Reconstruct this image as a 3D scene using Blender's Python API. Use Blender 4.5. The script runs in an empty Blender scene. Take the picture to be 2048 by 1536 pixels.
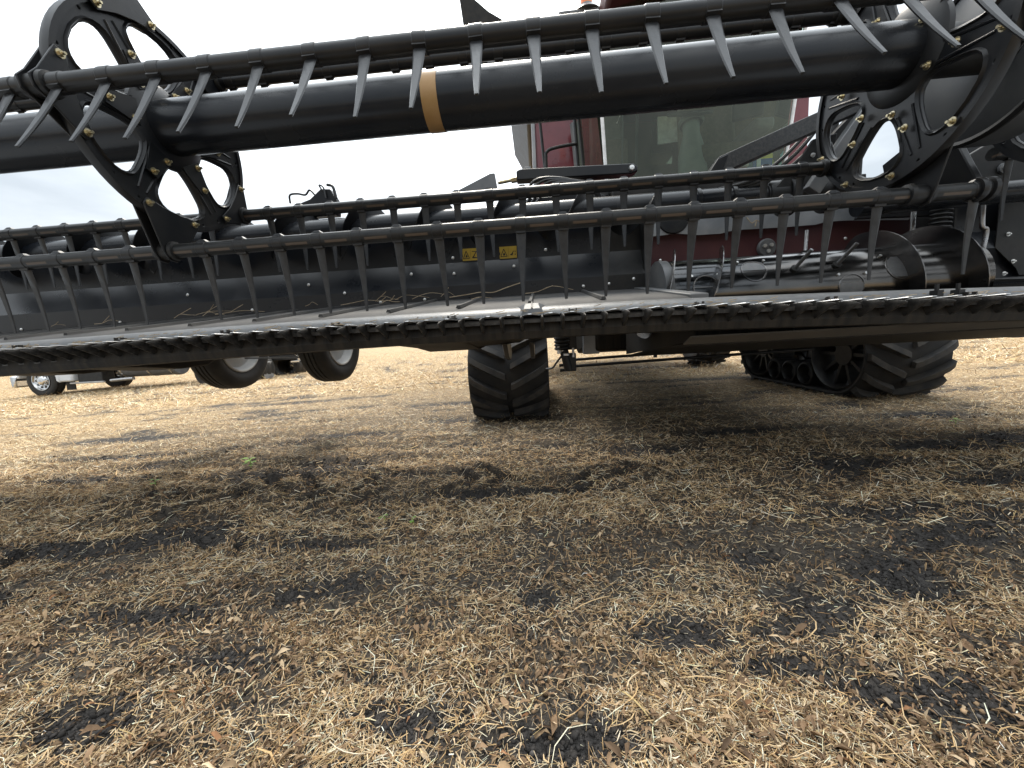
import bpy, bmesh, math, random
import numpy as np
from mathutils import Vector, Matrix

random.seed(7)
RNG = np.random.default_rng(7)
R = math.radians
scene = bpy.context.scene
COL = scene.collection

# ------------------------------------------------------------------ camera
CAM_H = 0.77
psi, pit, rol = R(4.1), R(7.4), R(3.21)
rgt = Vector((math.cos(psi), math.sin(psi), 0)); fwd = Vector((-math.sin(psi), math.cos(psi), 0)); zup = Vector((0, 0, 1))
Fc = fwd * math.cos(pit) - zup * math.sin(pit)
Uc0 = fwd * math.sin(pit) + zup * math.cos(pit)
Rc = rgt * math.cos(rol) - Uc0 * math.sin(rol)
Uc = rgt * math.sin(rol) + Uc0 * math.cos(rol)
cd = bpy.data.cameras.new('camera'); cam = bpy.data.objects.new('camera', cd); COL.objects.link(cam)
cd.sensor_width = 36; cd.lens = 769 / 2048 * 36; cd.clip_start = 0.05; cd.clip_end = 3000
m = Matrix.Identity(4)
for i in range(3):
    m[i][0] = Rc[i]; m[i][1] = Uc[i]; m[i][2] = -Fc[i]
m[0][3], m[1][3], m[2][3] = 0, 0, CAM_H
cam.matrix_world = m
scene.camera = cam

# ------------------------------------------------------------------ world, sun, exposure
SUN = Vector((-0.06, 0.56, 0.83)).normalized()
world = bpy.data.worlds.new('World'); scene.world = world; world.use_nodes = True
wn, wl = world.node_tree.nodes, world.node_tree.links
wn.clear()
w_out = wn.new('ShaderNodeOutputWorld'); w_bg = wn.new('ShaderNodeBackground')
sky = wn.new('ShaderNodeTexSky'); sky.sky_type = 'NISHITA'; sky.sun_disc = False
sky.sun_elevation = math.asin(SUN.z); sky.sun_rotation = math.atan2(SUN.x, SUN.y)
sky.dust_density = 3.0
w_bg.inputs['Strength'].default_value = 0.1
geo = wn.new('ShaderNodeTexCoord')
# thin even overcast: brightest round the veiled sun, soft cloud banks
dotn = wn.new('ShaderNodeVectorMath'); dotn.operation = 'DOT_PRODUCT'; dotn.inputs[1].default_value = SUN
nrm = wn.new('ShaderNodeVectorMath'); nrm.operation = 'NORMALIZE'
wl.new(geo.outputs['Generated'], nrm.inputs[0]); wl.new(nrm.outputs[0], dotn.inputs[0])
glow = wn.new('ShaderNodeMapRange'); glow.inputs['From Min'].default_value = 0.58; glow.inputs['From Max'].default_value = 1.0
wl.new(dotn.outputs['Value'], glow.inputs['Value'])
gp = wn.new('ShaderNodeMath'); gp.operation = 'POWER'; gp.inputs[1].default_value = 2.2
wl.new(glow.outputs[0], gp.inputs[0])
sepz = wn.new('ShaderNodeSeparateXYZ'); wl.new(nrm.outputs[0], sepz.inputs[0])
zc = wn.new('ShaderNodeMath'); zc.operation = 'MAXIMUM'; zc.inputs[1].default_value = 0.0; wl.new(sepz.outputs['Z'], zc.inputs[0])
z2 = wn.new('ShaderNodeMath'); z2.operation = 'POWER'; z2.inputs[1].default_value = 2.0; wl.new(zc.outputs[0], z2.inputs[0])
zb = wn.new('ShaderNodeMath'); zb.operation = 'MULTIPLY_ADD'; zb.inputs[1].default_value = 7.6; zb.inputs[2].default_value = 3.2; wl.new(z2.outputs[0], zb.inputs[0])
gm = wn.new('ShaderNodeMath'); gm.operation = 'MULTIPLY_ADD'; gm.inputs[1].default_value = 11.0
wl.new(gp.outputs[0], gm.inputs[0]); wl.new(zb.outputs[0], gm.inputs[2])
mp = wn.new('ShaderNodeMapping'); mp.inputs['Scale'].default_value = (1.0, 1.0, 3.0)
wl.new(nrm.outputs[0], mp.inputs['Vector'])
cn = wn.new('ShaderNodeTexNoise'); cn.inputs['Scale'].default_value = 2.3; cn.inputs['Detail'].default_value = 7; cn.inputs['Roughness'].default_value = 0.52
wl.new(mp.outputs[0], cn.inputs['Vector'])
cr = wn.new('ShaderNodeMapRange'); cr.inputs['From Min'].default_value = 0.36; cr.inputs['From Max'].default_value = 0.64
cr.inputs['To Min'].default_value = 0.72; cr.inputs['To Max'].default_value = 1.12
wl.new(cn.outputs['Fac'], cr.inputs['Value'])
gc = wn.new('ShaderNodeMath'); gc.operation = 'MULTIPLY'
wl.new(gm.outputs[0], gc.inputs[0]); wl.new(cr.outputs[0], gc.inputs[1])
ccol = wn.new('ShaderNodeMix'); ccol.data_type = 'RGBA'
ccol.inputs['A'].default_value = (0.80, 0.93, 1.04, 1); ccol.inputs['B'].default_value = (1.0, 0.99, 0.96, 1)
wl.new(cn.outputs['Fac'], ccol.inputs['Factor'])
cs = wn.new('ShaderNodeVectorMath'); cs.operation = 'SCALE'
wl.new(ccol.outputs['Result'], cs.inputs[0]); wl.new(gc.outputs[0], cs.inputs['Scale'])
smix = wn.new('ShaderNodeMix'); smix.data_type = 'RGBA'; smix.inputs['Factor'].default_value = 0.9
wl.new(sky.outputs[0], smix.inputs['A']); wl.new(cs.outputs[0], smix.inputs['B'])
wl.new(smix.outputs['Result'], w_bg.inputs['Color']); wl.new(w_bg.outputs[0], w_out.inputs['Surface'])

sd = bpy.data.lights.new('sun', 'SUN'); sd.energy = 1.45; sd.angle = R(18); sd.color = (1.0, 0.91, 0.78)
sun = bpy.data.objects.new('sun', sd); COL.objects.link(sun)
sun.rotation_euler = (-SUN).to_track_quat('-Z', 'Y').to_euler(); sun.location = (0, 8, 12)

scene.view_settings.view_transform = 'Standard'; scene.view_settings.look = 'None'
scene.view_settings.exposure = 1.6; scene.view_settings.gamma = 1.0; scene.view_settings.use_curve_mapping = False
scene.render.engine = 'CYCLES'
scene.cycles.max_bounces = 7; scene.cycles.diffuse_bounces = 3; scene.cycles.glossy_bounces = 3
scene.cycles.transmission_bounces = 6; scene.cycles.transparent_max_bounces = 10
scene.cycles.caustics_reflective = False; scene.cycles.caustics_refractive = False

# ------------------------------------------------------------------ materials
def principled(name):
    mt = bpy.data.materials.new(name); mt.use_nodes = True
    nt = mt.node_tree; return mt, nt, nt.nodes['Principled BSDF']

def mat(name, c, rough=0.5, metal=0.0, c2=None, scale=14.0, amt=1.0, bump=0.0, bscale=None, rvar=0.12, spec=0.5, coat=0.0, stretch=None):
    """painted / metal / plastic surface: two tones mixed by a fine noise, uneven gloss, fine relief"""
    mt, nt, b = principled(name); N, L = nt.nodes, nt.links
    tc = N.new('ShaderNodeTexCoord'); vec = tc.outputs['Object']
    if stretch:
        mpn = N.new('ShaderNodeMapping'); mpn.inputs['Scale'].default_value = stretch
        L.new(vec, mpn.inputs['Vector']); vec = mpn.outputs[0]
    nz = N.new('ShaderNodeTexNoise'); nz.inputs['Scale'].default_value = scale; nz.inputs['Detail'].default_value = 6; nz.inputs['Roughness'].default_value = 0.6
    L.new(vec, nz.inputs['Vector'])
    rp = N.new('ShaderNodeMapRange'); rp.inputs['From Min'].default_value = 0.38; rp.inputs['From Max'].default_value = 0.68; rp.inputs['To Max'].default_value = amt
    L.new(nz.outputs['Fac'], rp.inputs['Value'])
    mx = N.new('ShaderNodeMix'); mx.data_type = 'RGBA'
    mx.inputs['A'].default_value = (*c, 1); mx.inputs['B'].default_value = (*(c2 or tuple(x * 1.35 for x in c)), 1)
    L.new(rp.outputs[0], mx.inputs['Factor']); L.new(mx.outputs['Result'], b.inputs['Base Color'])
    rr = N.new('ShaderNodeMapRange'); rr.inputs['To Min'].default_value = max(0.03, rough - rvar); rr.inputs['To Max'].default_value = min(1, rough + rvar)
    L.new(nz.outputs['Fac'], rr.inputs['Value']); L.new(rr.outputs[0], b.inputs['Roughness'])
    b.inputs['Metallic'].default_value = metal; b.inputs['Specular IOR Level'].default_value = spec
    b.inputs['Coat Weight'].default_value = coat
    if bump:
        n2 = N.new('ShaderNodeTexNoise'); n2.inputs['Scale'].default_value = bscale or scale * 4; n2.inputs['Detail'].default_value = 5
        L.new(vec, n2.inputs['Vector'])
        bp = N.new('ShaderNodeBump'); bp.inputs['Strength'].default_value = bump; bp.inputs['Distance'].default_value = 0.01
        L.new(n2.outputs['Fac'], bp.inputs['Height']); L.new(bp.outputs[0], b.inputs['Normal'])
    return mt

DUST = (0.16, 0.125, 0.085)
M = {}
M['black'] = mat('black_paint', (0.008, 0.009, 0.011), 0.34, c2=(0.026, 0.024, 0.022), scale=5, amt=0.6, bump=0.02, bscale=60, spec=0.32)
M['tube'] = mat('reel_tube_paint', (0.009, 0.011, 0.015), 0.26, c2=(0.026, 0.026, 0.026), scale=2.6, amt=0.6, bump=0.012, bscale=90, rvar=0.10, spec=0.32)
M['satin'] = mat('satin_black', (0.010, 0.0105, 0.0115), 0.46, c2=(0.026, 0.025, 0.023), scale=11, bump=0.03, bscale=120, spec=0.32)
M['panel'] = mat('back_sheet_paint', (0.010, 0.012, 0.016), 0.30, c2=(0.017, 0.018, 0.021), scale=4, bump=0.02, bscale=30, spec=0.32)
M['plastic'] = mat('tine_plastic', (0.020, 0.0215, 0.024), 0.36, c2=(0.034, 0.035, 0.037), scale=30, bump=0.04, bscale=200, spec=0.32)
M['rubber'] = mat('track_rubber', (0.016, 0.016, 0.017), 0.72, c2=(0.034, 0.031, 0.028), scale=8, bump=0.10, bscale=60, spec=0.35)
M['lug'] = mat('lug_rubber', (0.034, 0.034, 0.035), 0.66, c2=(0.075, 0.067, 0.058), scale=10, bump=0.08, bscale=70, spec=0.35)
M['tyre'] = mat('tyre_rubber', (0.018, 0.018, 0.018), 0.68, c2=(0.042, 0.038, 0.033), scale=9, bump=0.08, bscale=50, spec=0.35)
M['canvas'] = mat('draper_canvas', (0.040, 0.040, 0.041), 0.66, c2=(0.075, 0.073, 0.069), scale=5, bump=0.05, bscale=300, spec=0.3)
M['lip'] = mat('worn_steel_lip', (0.15, 0.155, 0.16), 0.46, metal=0.3, c2=(0.20, 0.20, 0.20), scale=30, bump=0.05, bscale=120)
M['steel'] = mat('bare_steel', (0.42, 0.42, 0.43), 0.30, metal=0.95, c2=(0.30, 0.28, 0.26), scale=20, bump=0.02)
M['guard'] = mat('forged_guard', (0.030, 0.029, 0.028), 0.45, metal=0.4, c2=(0.085, 0.078, 0.070), scale=60, bump=0.10, bscale=180)
M['blade'] = mat('knife_steel', (0.55, 0.55, 0.55), 0.32, metal=0.9, c2=(0.36, 0.34, 0.31), scale=50)
M['drum'] = mat('polished_drum', (0.065, 0.068, 0.072), 0.16, metal=0.97, c2=(0.15, 0.14, 0.13), scale=3.2, bump=0.012, bscale=70, rvar=0.10, stretch=(0.6, 1, 1))
M['flight'] = mat('worn_flight', (0.13, 0.13, 0.135), 0.24, metal=0.92, c2=(0.26, 0.245, 0.23), scale=6, rvar=0.12)
M['brass'] = mat('yellow_zinc', (0.50, 0.42, 0.24), 0.30, metal=0.95, c2=(0.62, 0.56, 0.42), scale=60)
M['zinc'] = mat('zinc_plate', (0.62, 0.62, 0.60), 0.30, metal=0.8, c2=(0.75, 0.75, 0.74), scale=60)
M['burgundy'] = mat('burgundy_paint', (0.13, 0.014, 0.022), 0.30, c2=(0.17, 0.026, 0.034), scale=5, coat=0.4)
M['burgundy_dark'] = mat('dark_burgundy', (0.050, 0.007, 0.011), 0.5, c2=(0.068, 0.014, 0.016), scale=7)  # the burgundy in a darker, duller tone
M['greysheet'] = mat('grey_sheet', (0.20, 0.21, 0.22), 0.42, metal=0.25, c2=(0.34, 0.34, 0.34), scale=3)
M['greypaint'] = mat('grey_paint', (0.10, 0.105, 0.11), 0.45, c2=(0.15, 0.15, 0.15), scale=8)
M['speckle'] = mat('dusty_arm_paint', (0.020, 0.021, 0.023), 0.5, c2=(0.075, 0.072, 0.065), scale=70, amt=0.7, bump=0.04)
M['grey_case'] = mat('case_paint', (0.055, 0.060, 0.066), 0.36, c2=(0.085, 0.088, 0.09), scale=4)
M['dustblack'] = mat('dusty_underside', (0.012, 0.011, 0.010), 0.68, c2=DUST, scale=1.0, amt=0.20, spec=0.22, bump=0.05, bscale=5, stretch=(26, 1.5, 1.5))
M['tanlip'] = mat('dusty_tan_sheet', (0.085, 0.075, 0.063), 0.6, c2=(0.125, 0.11, 0.09), scale=9)
M['tape'] = mat('amber_tape', (0.33, 0.185, 0.062), 0.45, c2=(0.40, 0.24, 0.10), scale=12)
M['yellow'] = mat('label_yellow', (0.46, 0.31, 0.03), 0.5, c2=(0.52, 0.36, 0.05), scale=20)
M['ink'] = mat('label_ink', (0.012, 0.012, 0.012), 0.6)
M['orange'] = mat('beacon_orange', (0.80, 0.16, 0.02), 0.25, c2=(0.85, 0.20, 0.03), coat=0.5)
M['white'] = mat('truck_white', (0.62, 0.64, 0.66), 0.30, c2=(0.70, 0.71, 0.72), scale=4, coat=0.4)
M['chrome'] = mat('chrome', (0.72, 0.72, 0.72), 0.16, metal=1.0, c2=(0.60, 0.59, 0.57), scale=12, rvar=0.08)
M['alloy'] = mat('alloy_rim', (0.52, 0.52, 0.52), 0.34, metal=0.9, c2=(0.40, 0.38, 0.36), scale=14)
M['rimgrey'] = mat('painted_rim', (0.40, 0.40, 0.39), 0.45, c2=(0.48, 0.46, 0.43), scale=12)
M['seat'] = mat('seat_fabric', (0.075, 0.058, 0.042), 0.8, c2=(0.12, 0.095, 0.07), scale=25)
M['interior'] = mat('cab_trim', (0.10, 0.105, 0.10), 0.6, c2=(0.14, 0.145, 0.14), scale=10)
M['column'] = mat('column_grey', (0.13, 0.15, 0.145), 0.5, c2=(0.16, 0.18, 0.17), scale=10)
M['bluejug'] = mat('blue_jug_plastic', (0.16, 0.50, 0.68), 0.3, c2=(0.20, 0.55, 0.72), scale=9)
M['jugyellow'] = mat('yellow_plastic', (0.75, 0.66, 0.05), 0.4)
M['labelwhite'] = mat('label_white', (0.75, 0.75, 0.75), 0.5)
M['labelblue'] = mat('label_blue', (0.02, 0.10, 0.35), 0.5)
M['hose'] = mat('hose_rubber', (0.014, 0.014, 0.015), 0.42, c2=(0.03, 0.03, 0.03), scale=40)
M['twig'] = mat('dry_twig', (0.30, 0.225, 0.14), 0.8, c2=(0.46, 0.38, 0.27), scale=40)
M['leafgreen'] = mat('weed_green', (0.16, 0.30, 0.04), 0.6, c2=(0.26, 0.38, 0.08), scale=60)

def tine_bar_material():
    """black pipe with tan rubbed slots between the tines, along the lower front of the pipe"""
    mt = mat('tine_bar_paint', (0.009, 0.010, 0.011), 0.36, c2=(0.022, 0.022, 0.021), scale=12, spec=0.32)
    nt = mt.node_tree; N, L = nt.nodes, nt.links; b = N['Principled BSDF']
    tc = N.new('ShaderNodeTexCoord'); sp = N.new('ShaderNodeSeparateXYZ'); L.new(tc.outputs['Object'], sp.inputs[0])
    md = N.new('ShaderNodeMath'); md.operation = 'PINGPONG'; md.inputs[1].default_value = 0.0762; L.new(sp.outputs['X'], md.inputs[0])
    g1 = N.new('ShaderNodeMapRange'); g1.inputs['From Min'].default_value = 0.032; g1.inputs['From Max'].default_value = 0.036; L.new(md.outputs[0], g1.inputs['Value'])
    z0 = N.new('ShaderNodeMath'); z0.operation = 'ADD'; z0.inputs[1].default_value = 0.0115; L.new(sp.outputs['Z'], z0.inputs[0])
    za = N.new('ShaderNodeMath'); za.operation = 'ABSOLUTE'; L.new(z0.outputs[0], za.inputs[0])
    zm = N.new('ShaderNodeMapRange'); zm.inputs['From Min'].default_value = 0.0036; zm.inputs['From Max'].default_value = 0.0046; zm.inputs['To Min'].default_value = 1; zm.inputs['To Max'].default_value = 0; L.new(za.outputs[0], zm.inputs['Value'])
    yn = N.new('ShaderNodeMath'); yn.operation = 'LESS_THAN'; yn.inputs[1].default_value = 0.0; L.new(sp.outputs['Y'], yn.inputs[0])
    a = N.new('ShaderNodeMath'); a.operation = 'MULTIPLY'; L.new(g1.outputs[0], a.inputs[0]); L.new(zm.outputs[0], a.inputs[1])
    c = N.new('ShaderNodeMath'); c.operation = 'MULTIPLY'; L.new(a.outputs[0], c.inputs[0]); L.new(yn.outputs[0], c.inputs[1])
    old = b.inputs['Base Color'].links[0].from_socket
    mx = N.new('ShaderNodeMix'); mx.data_type = 'RGBA'; mx.inputs['B'].default_value = (0.085, 0.062, 0.045, 1)
    L.new(c.outputs[0], mx.inputs['Factor']); L.new(old, mx.inputs['A']); L.new(mx.outputs['Result'], b.inputs['Base Color'])
    return mt
M['bar'] = tine_bar_material()

def glass_material(name, tint, refl=1.0):
    mt = bpy.data.materials.new(name); mt.use_nodes = True; nt = mt.node_tree; N, L = nt.nodes, nt.links; N.clear()
    o = N.new('ShaderNodeOutputMaterial'); tr = N.new('ShaderNodeBsdfTransparent'); gl = N.new('ShaderNodeBsdfGlossy'); mx = N.new('ShaderNodeMixShader')
    tr.inputs['Color'].default_value = (*tint, 1); gl.inputs['Roughness'].default_value = 0.02; gl.inputs['Color'].default_value = (0.92, 0.95, 0.80, 1)
    fr = N.new('ShaderNodeFresnel'); fr.inputs['IOR'].default_value = 1.6
    ml = N.new('ShaderNodeMath'); ml.operation = 'MULTIPLY'; ml.inputs[1].default_value = refl; L.new(fr.outputs[0], ml.inputs[0])
    L.new(ml.outputs[0], mx.inputs['Fac']); L.new(tr.outputs[0], mx.inputs[1]); L.new(gl.outputs[0], mx.inputs[2]); L.new(mx.outputs[0], o.inputs['Surface'])
    return mt
M['glass'] = glass_material('cab_glass', (0.66, 0.78, 0.68), 1.2)
M['truckglass'] = glass_material('truck_glass', (0.35, 0.40, 0.42))

# ------------------------------------------------------------------ mesh helpers
WL = {}          # world location of every object used as a parent

def empty(name, loc, parent=None):
    o = bpy.data.objects.new(name, None); COL.objects.link(o); o.empty_display_size = 0.1
    if parent: o.parent = parent; o.location = Vector(loc) - WL[parent]
    else: o.location = loc
    WL[o] = Vector(loc); return o

def link_mesh(name, me, parent=None, at=None, rot=None):
    o = bpy.data.objects.new(name, me); COL.objects.link(o)
    if at is None: at = WL[parent] if parent else Vector((0, 0, 0))
    at = Vector(at)
    if parent: o.parent = parent; o.location = at - WL[parent]
    else: o.location = at
    if rot: o.rotation_euler = rot
    WL[o] = at; return o

def tag(o, label=None, cat=None, group=None, kind=None):
    if label: o['label'] = label
    if cat: o['category'] = cat
    if group: o['group'] = group
    if kind: o['kind'] = kind
    return o

class MB:
    def __init__(s): s.v = []; s.f = []
    def add(s, vs, fs):
        n = len(s.v); s.v += [tuple(p) for p in vs]; s.f += [tuple(i + n for i in q) for q in fs]; return s
    def box(s, c, d, rot=None):
        x, y, z = d[0] / 2, d[1] / 2, d[2] / 2
        P = [Vector(p) for p in ((-x, -y, -z), (x, -y, -z), (x, y, -z), (-x, y, -z), (-x, -y, z), (x, -y, z), (x, y, z), (-x, y, z))]
        if rot is not None:
            if not isinstance(rot, Matrix):
                from mathutils import Euler
                rot = Euler(rot).to_matrix()
            P = [rot @ p for p in P]
        return s.add([p + Vector(c) for p in P], [(0, 3, 2, 1), (4, 5, 6, 7), (0, 1, 5, 4), (1, 2, 6, 5), (2, 3, 7, 6), (3, 0, 4, 7)])
    def cyl(s, p0, p1, r0, r1=None, n=16, caps=True):
        r1 = r0 if r1 is None else r1
        p0, p1 = Vector(p0), Vector(p1); d = (p1 - p0).normalized()
        a = d.orthogonal().normalized(); b = d.cross(a)
        vs = [p0 + (a * math.cos(2 * math.pi * i / n) + b * math.sin(2 * math.pi * i / n)) * r0 for i in range(n)]
        vs += [p1 + (a * math.cos(2 * math.pi * i / n) + b * math.sin(2 * math.pi * i / n)) * r1 for i in range(n)]
        fs = [(i, (i + 1) % n, n + (i + 1) % n, n + i) for i in range(n)]
        if caps: fs += [tuple(range(n - 1, -1, -1)), tuple(range(n, 2 * n))]
        return s.add(vs, fs)
    def path(s, pts, r, n=8):
        pts = [Vector(p) for p in pts]; rings = []
        t0 = (pts[1] - pts[0]).normalized(); a = t0.orthogonal().normalized()
        for i, p in enumerate(pts):
            t = (pts[min(i + 1, len(pts) - 1)] - pts[max(i - 1, 0)]).normalized()
            a = (a - t * a.dot(t)).normalized(); b = t.cross(a)
            rr = r[i] if isinstance(r, (list, tuple)) else r
            rings.append([p + (a * math.cos(2 * math.pi * k / n) + b * math.sin(2 * math.pi * k / n)) * rr for k in range(n)])
        vs = [q for g in rings for q in g]
        fs = [(i * n + k, i * n + (k + 1) % n, (i + 1) * n + (k + 1) % n, (i + 1) * n + k) for i in range(len(pts) - 1) for k in range(n)]
        fs += [tuple(range(n - 1, -1, -1)), tuple(range((len(pts) - 1) * n, len(pts) * n))]
        return s.add(vs, fs)
    def prism(s, poly, a0, a1, axis='X'):
        """poly of 2-D points; axis X: (y,z), axis Y: (x,z), axis Z: (x,y)"""
        f3 = {'X': lambda p, a: (a, p[0], p[1]), 'Y': lambda p, a: (p[0], a, p[1]), 'Z': lambda p, a: (p[0], p[1], a)}[axis]
        n = len(poly)
        vs = [f3(p, a0) for p in poly] + [f3(p, a1) for p in poly]
        fs = [tuple(range(n)), tuple(range(2 * n - 1, n - 1, -1))] + [(i, n + i, n + (i + 1) % n, (i + 1) % n) for i in range(n)]
        return s.add(vs, fs)
    def sheet(s, line, x0, x1, th, nx=1, dz=None):
        """open profile line of (y,z) points given a thickness, run from x0 to x1; dz(x) bends it vertically"""
        pts = [Vector((0, *p)) for p in line]; nm = []
        for i in range(len(pts)):
            t = (pts[min(i + 1, len(pts) - 1)] - pts[max(i - 1, 0)]).normalized(); nm.append(Vector((0, -t.z, t.y)))
        prof = [(p.y, p.z) for p in pts] + [(p.y - q.y * th, p.z - q.z * th) for p, q in reversed(list(zip(pts, nm)))]
        n = len(prof); vs = []
        for k in range(nx + 1):
            x = x0 + (x1 - x0) * k / nx; o = dz(x) if dz else 0
            vs += [(x, a, b + o) for a, b in prof]
        fs = [(k * n + i, k * n + (i + 1) % n, (k + 1) * n + (i + 1) % n, (k + 1) * n + i) for k in range(nx) for i in range(n)]
        fs += [tuple(range(n)), tuple(range((nx + 1) * n - 1, nx * n - 1, -1))]
        return s.add(vs, fs)
    def lathe(s, prof, org, axis, n=32, closed=True):
        """prof of (r, h) turned about axis through org"""
        org = Vector(org); d = Vector(axis).normalized(); a = d.orthogonal().normalized(); b = d.cross(a); k = len(prof)
        vs = [org + d * h + (a * math.cos(2 * math.pi * i / n) + b * math.sin(2 * math.pi * i / n)) * r for i in range(n) for r, h in prof]
        rng = range(k) if closed else range(k - 1)
        fs = [(i * k + j, ((i + 1) % n) * k + j, ((i + 1) % n) * k + (j + 1) % k, i * k + (j + 1) % k) for i in range(n) for j in rng]
        return s.add(vs, fs)
    def mesh(s, name, m, at=(0, 0, 0), smooth=40):
        me = bpy.data.meshes.new(name); at = Vector(at)
        me.from_pydata([tuple(Vector(p) - at) for p in s.v], [], s.f)
        bm = bmesh.new(); bm.from_mesh(me); bmesh.ops.recalc_face_normals(bm, faces=bm.faces); bm.to_mesh(me); bm.free()
        if smooth:
            me.polygons.foreach_set('use_smooth', [True] * len(me.polygons)); me.set_sharp_from_angle(angle=R(smooth))
        me.materials.append(m); return me
    def build(s, name, m, parent=None, at=None, smooth=40, bevel=0.0):
        if at is None: at = WL[parent] if parent else (0, 0, 0)
        o = link_mesh(name, s.mesh(name, M[m] if isinstance(m, str) else m, at, smooth), parent, at)
        if bevel:
            bv = o.modifiers.new('bevel', 'BEVEL'); bv.width = bevel; bv.segments = 2; bv.limit_method = 'ANGLE'; bv.angle_limit = R(35)
        return o

def smooth_path(pts, n=8):
    """Catmull-Rom through the points"""
    P = [Vector(p) for p in pts]; P = [P[0] * 2 - P[1]] + P + [P[-1] * 2 - P[-2]]; out = []
    for i in range(1, len(P) - 2):
        for k in range(n):
            t = k / n; a, b, c, d = P[i - 1], P[i], P[i + 1], P[i + 2]
            out.append(0.5 * ((2 * b) + (c - a) * t + (2 * a - 5 * b + 4 * c - d) * t * t + (3 * b - a - 3 * c + d) * t ** 3))
    out.append(P[-2]); return out

def hexbolt_mesh(name, m, r=0.011, h=0.014, washer=True):
    """bolt along +X: washer, hexagonal head, threaded end"""
    b = MB()
    if washer: b.cyl((0, 0, 0), (0.003, 0, 0), r * 1.55, n=16)
    b.cyl((0.003, 0, 0), (h, 0, 0), r, n=6); b.cyl((h, 0, 0), (h * 1.9, 0, 0), r * 0.52, n=10)
    return b.mesh(name, M[m], smooth=30)

# ------------------------------------------------------------------ field
_H = np.random.default_rng(11).random((256, 256))
def vnoise(x, y, seed=0):
    x = x + seed * 17.31; y = y + seed * 9.77
    xi = np.floor(x).astype(int); yi = np.floor(y).astype(int); fx = x - xi; fy = y - yi
    fx = fx * fx * (3 - 2 * fx); fy = fy * fy * (3 - 2 * fy)
    a = _H[xi & 255, yi & 255]; b = _H[(xi + 1) & 255, yi & 255]; c = _H[xi & 255, (yi + 1) & 255]; d = _H[(xi + 1) & 255, (yi + 1) & 255]
    return (a * (1 - fx) + b * fx) * (1 - fy) + (c * (1 - fx) + d * fx) * fy
def fbm(x, y, o=4, seed=0, g=0.5):
    s = 0; a = 1; t = 0
    for k in range(o):
        s = s + a * vnoise(x * 2 ** k, y * 2 ** k, seed + k); t += a; a *= g
    return s / t
def sstep(a, b, x):
    t = np.clip((x - a) / (b - a), 0, 1); return t * t * (3 - 2 * t)

# bare, churned patches of black soil: centre x, y and half-axes on the field (m)
BARE = [(0.34,0.91,0.16,0.08),(0.51,0.81,0.17,0.045),(1.04,1.12,0.17,0.17),(0.79,0.73,0.16,0.09),(-0.03,1.03,0.12,0.08),(-0.30,0.67,0.16,0.06),(0.02,0.64,0.15,0.05),
        (-1.02,0.65,0.17,0.07),(-2.03,1.34,0.37,0.12),(-1.19,0.97,0.32,0.06),(-1.60,2.15,0.59,0.12),(-0.17,1.80,0.48,0.11),(-0.86,1.35,0.30,0.08),(0.66,1.21,0.09,0.06),
        (-1.62,3.07,0.55,0.12),(-4.07,3.42,0.91,0.18),(0.67,2.39,0.46,0.14),(1.59,2.03,0.40,0.15),(2.86,3.01,0.45,0.16),(-0.81,0.80,0.15,0.05),(0.66,0.75,0.12,0.06),
        (-0.7,2.1,0.5,0.06),(-2.9,2.2,0.6,0.07),(-3.3,2.75,0.8,0.08),(-0.9,4.4,0.7,0.12),(-3.6,5.2,1.2,0.16),(1.35,2.75,0.5,0.1),(2.3,2.3,0.5,0.1),(1.3,1.5,0.3,0.08)]
def ridges(x, y):
    v = y - 1.95 - 0.10 * (x + 0.6); u = x + 0.9 * np.abs(v)
    prt = sstep(0.34, 0.24, np.abs(v)) * sstep(-2.6, -2.0, x) * sstep(0.9, 0.3, x)
    v2 = y - 1.22 - 0.06 * (x + 1.6); prt2 = sstep(0.22, 0.15, np.abs(v2)) * sstep(-0.75, -1.05, x); u2 = x + 0.9 * np.abs(v2)
    v3 = y - 2.25 + 0.05 * (x - 1.6); prt3 = sstep(0.30, 0.2, np.abs(v3)) * sstep(0.75, 1.1, x); u3 = x - 0.9 * np.abs(v3)
    jit = 0.16 * (fbm(x * 2.5, y * 2.5, 3, 85) - 0.5); u = u + jit; u2 = u2 + jit
    rid = lambda q, w: (sstep(-0.25, 0.45, np.sin(q * 2 * math.pi / w)) - 0.5)
    return (prt * rid(u, 0.17) + prt2 * rid(u2, 0.15)) * sstep(0.38, 0.60, fbm(x * 3.2, y * 3.2, 3, 81))
def broad(x, y):
    return -0.023 * np.clip(-x - 2.0, 0, 15) + 0.02 * (fbm(x * 0.35, y * 0.35, 2, 5) - 0.5) * sstep(0.3, 3, np.hypot(x, y))
def bare(x, y):
    w = 0.10 * (fbm(x * 7, y * 9, 4, 21) - 0.5); b = np.zeros_like(x)
    for cx, cy, rx, ry in BARE:
        d = np.hypot((x - cx + w * 0.9) / rx, (y - cy + w * 0.6) / ry)
        b = np.maximum(b, 1 - sstep(0.30, 1.25, d))
    c, s = math.cos(0.10), math.sin(0.10); u = x * c + y * s; v = -x * s + y * c
    n = fbm(u * 1.5, v * 5.2, 5, 31, 0.58)
    b = np.maximum(b, 0.85 * sstep(0.12, 0.40, -ridges(x, y)))
    return np.maximum(b, sstep(0.57, 0.69, n) * 0.90)
def height(x, y):
    rut = (fbm(x * 1.1, y * 7.0, 3, 41) - 0.5) * 0.055 * sstep(6, 2, y)
    b = bare(x, y)
    prints = 0.042 * ridges(x, y)
    clod = (fbm(x * 22, y * 22, 4, 51, 0.6) - 0.5) * (0.022 + 0.026 * b) * sstep(7, 2, np.abs(y))
    return broad(x, y) + rut + clod + prints - 0.008 * b

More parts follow.
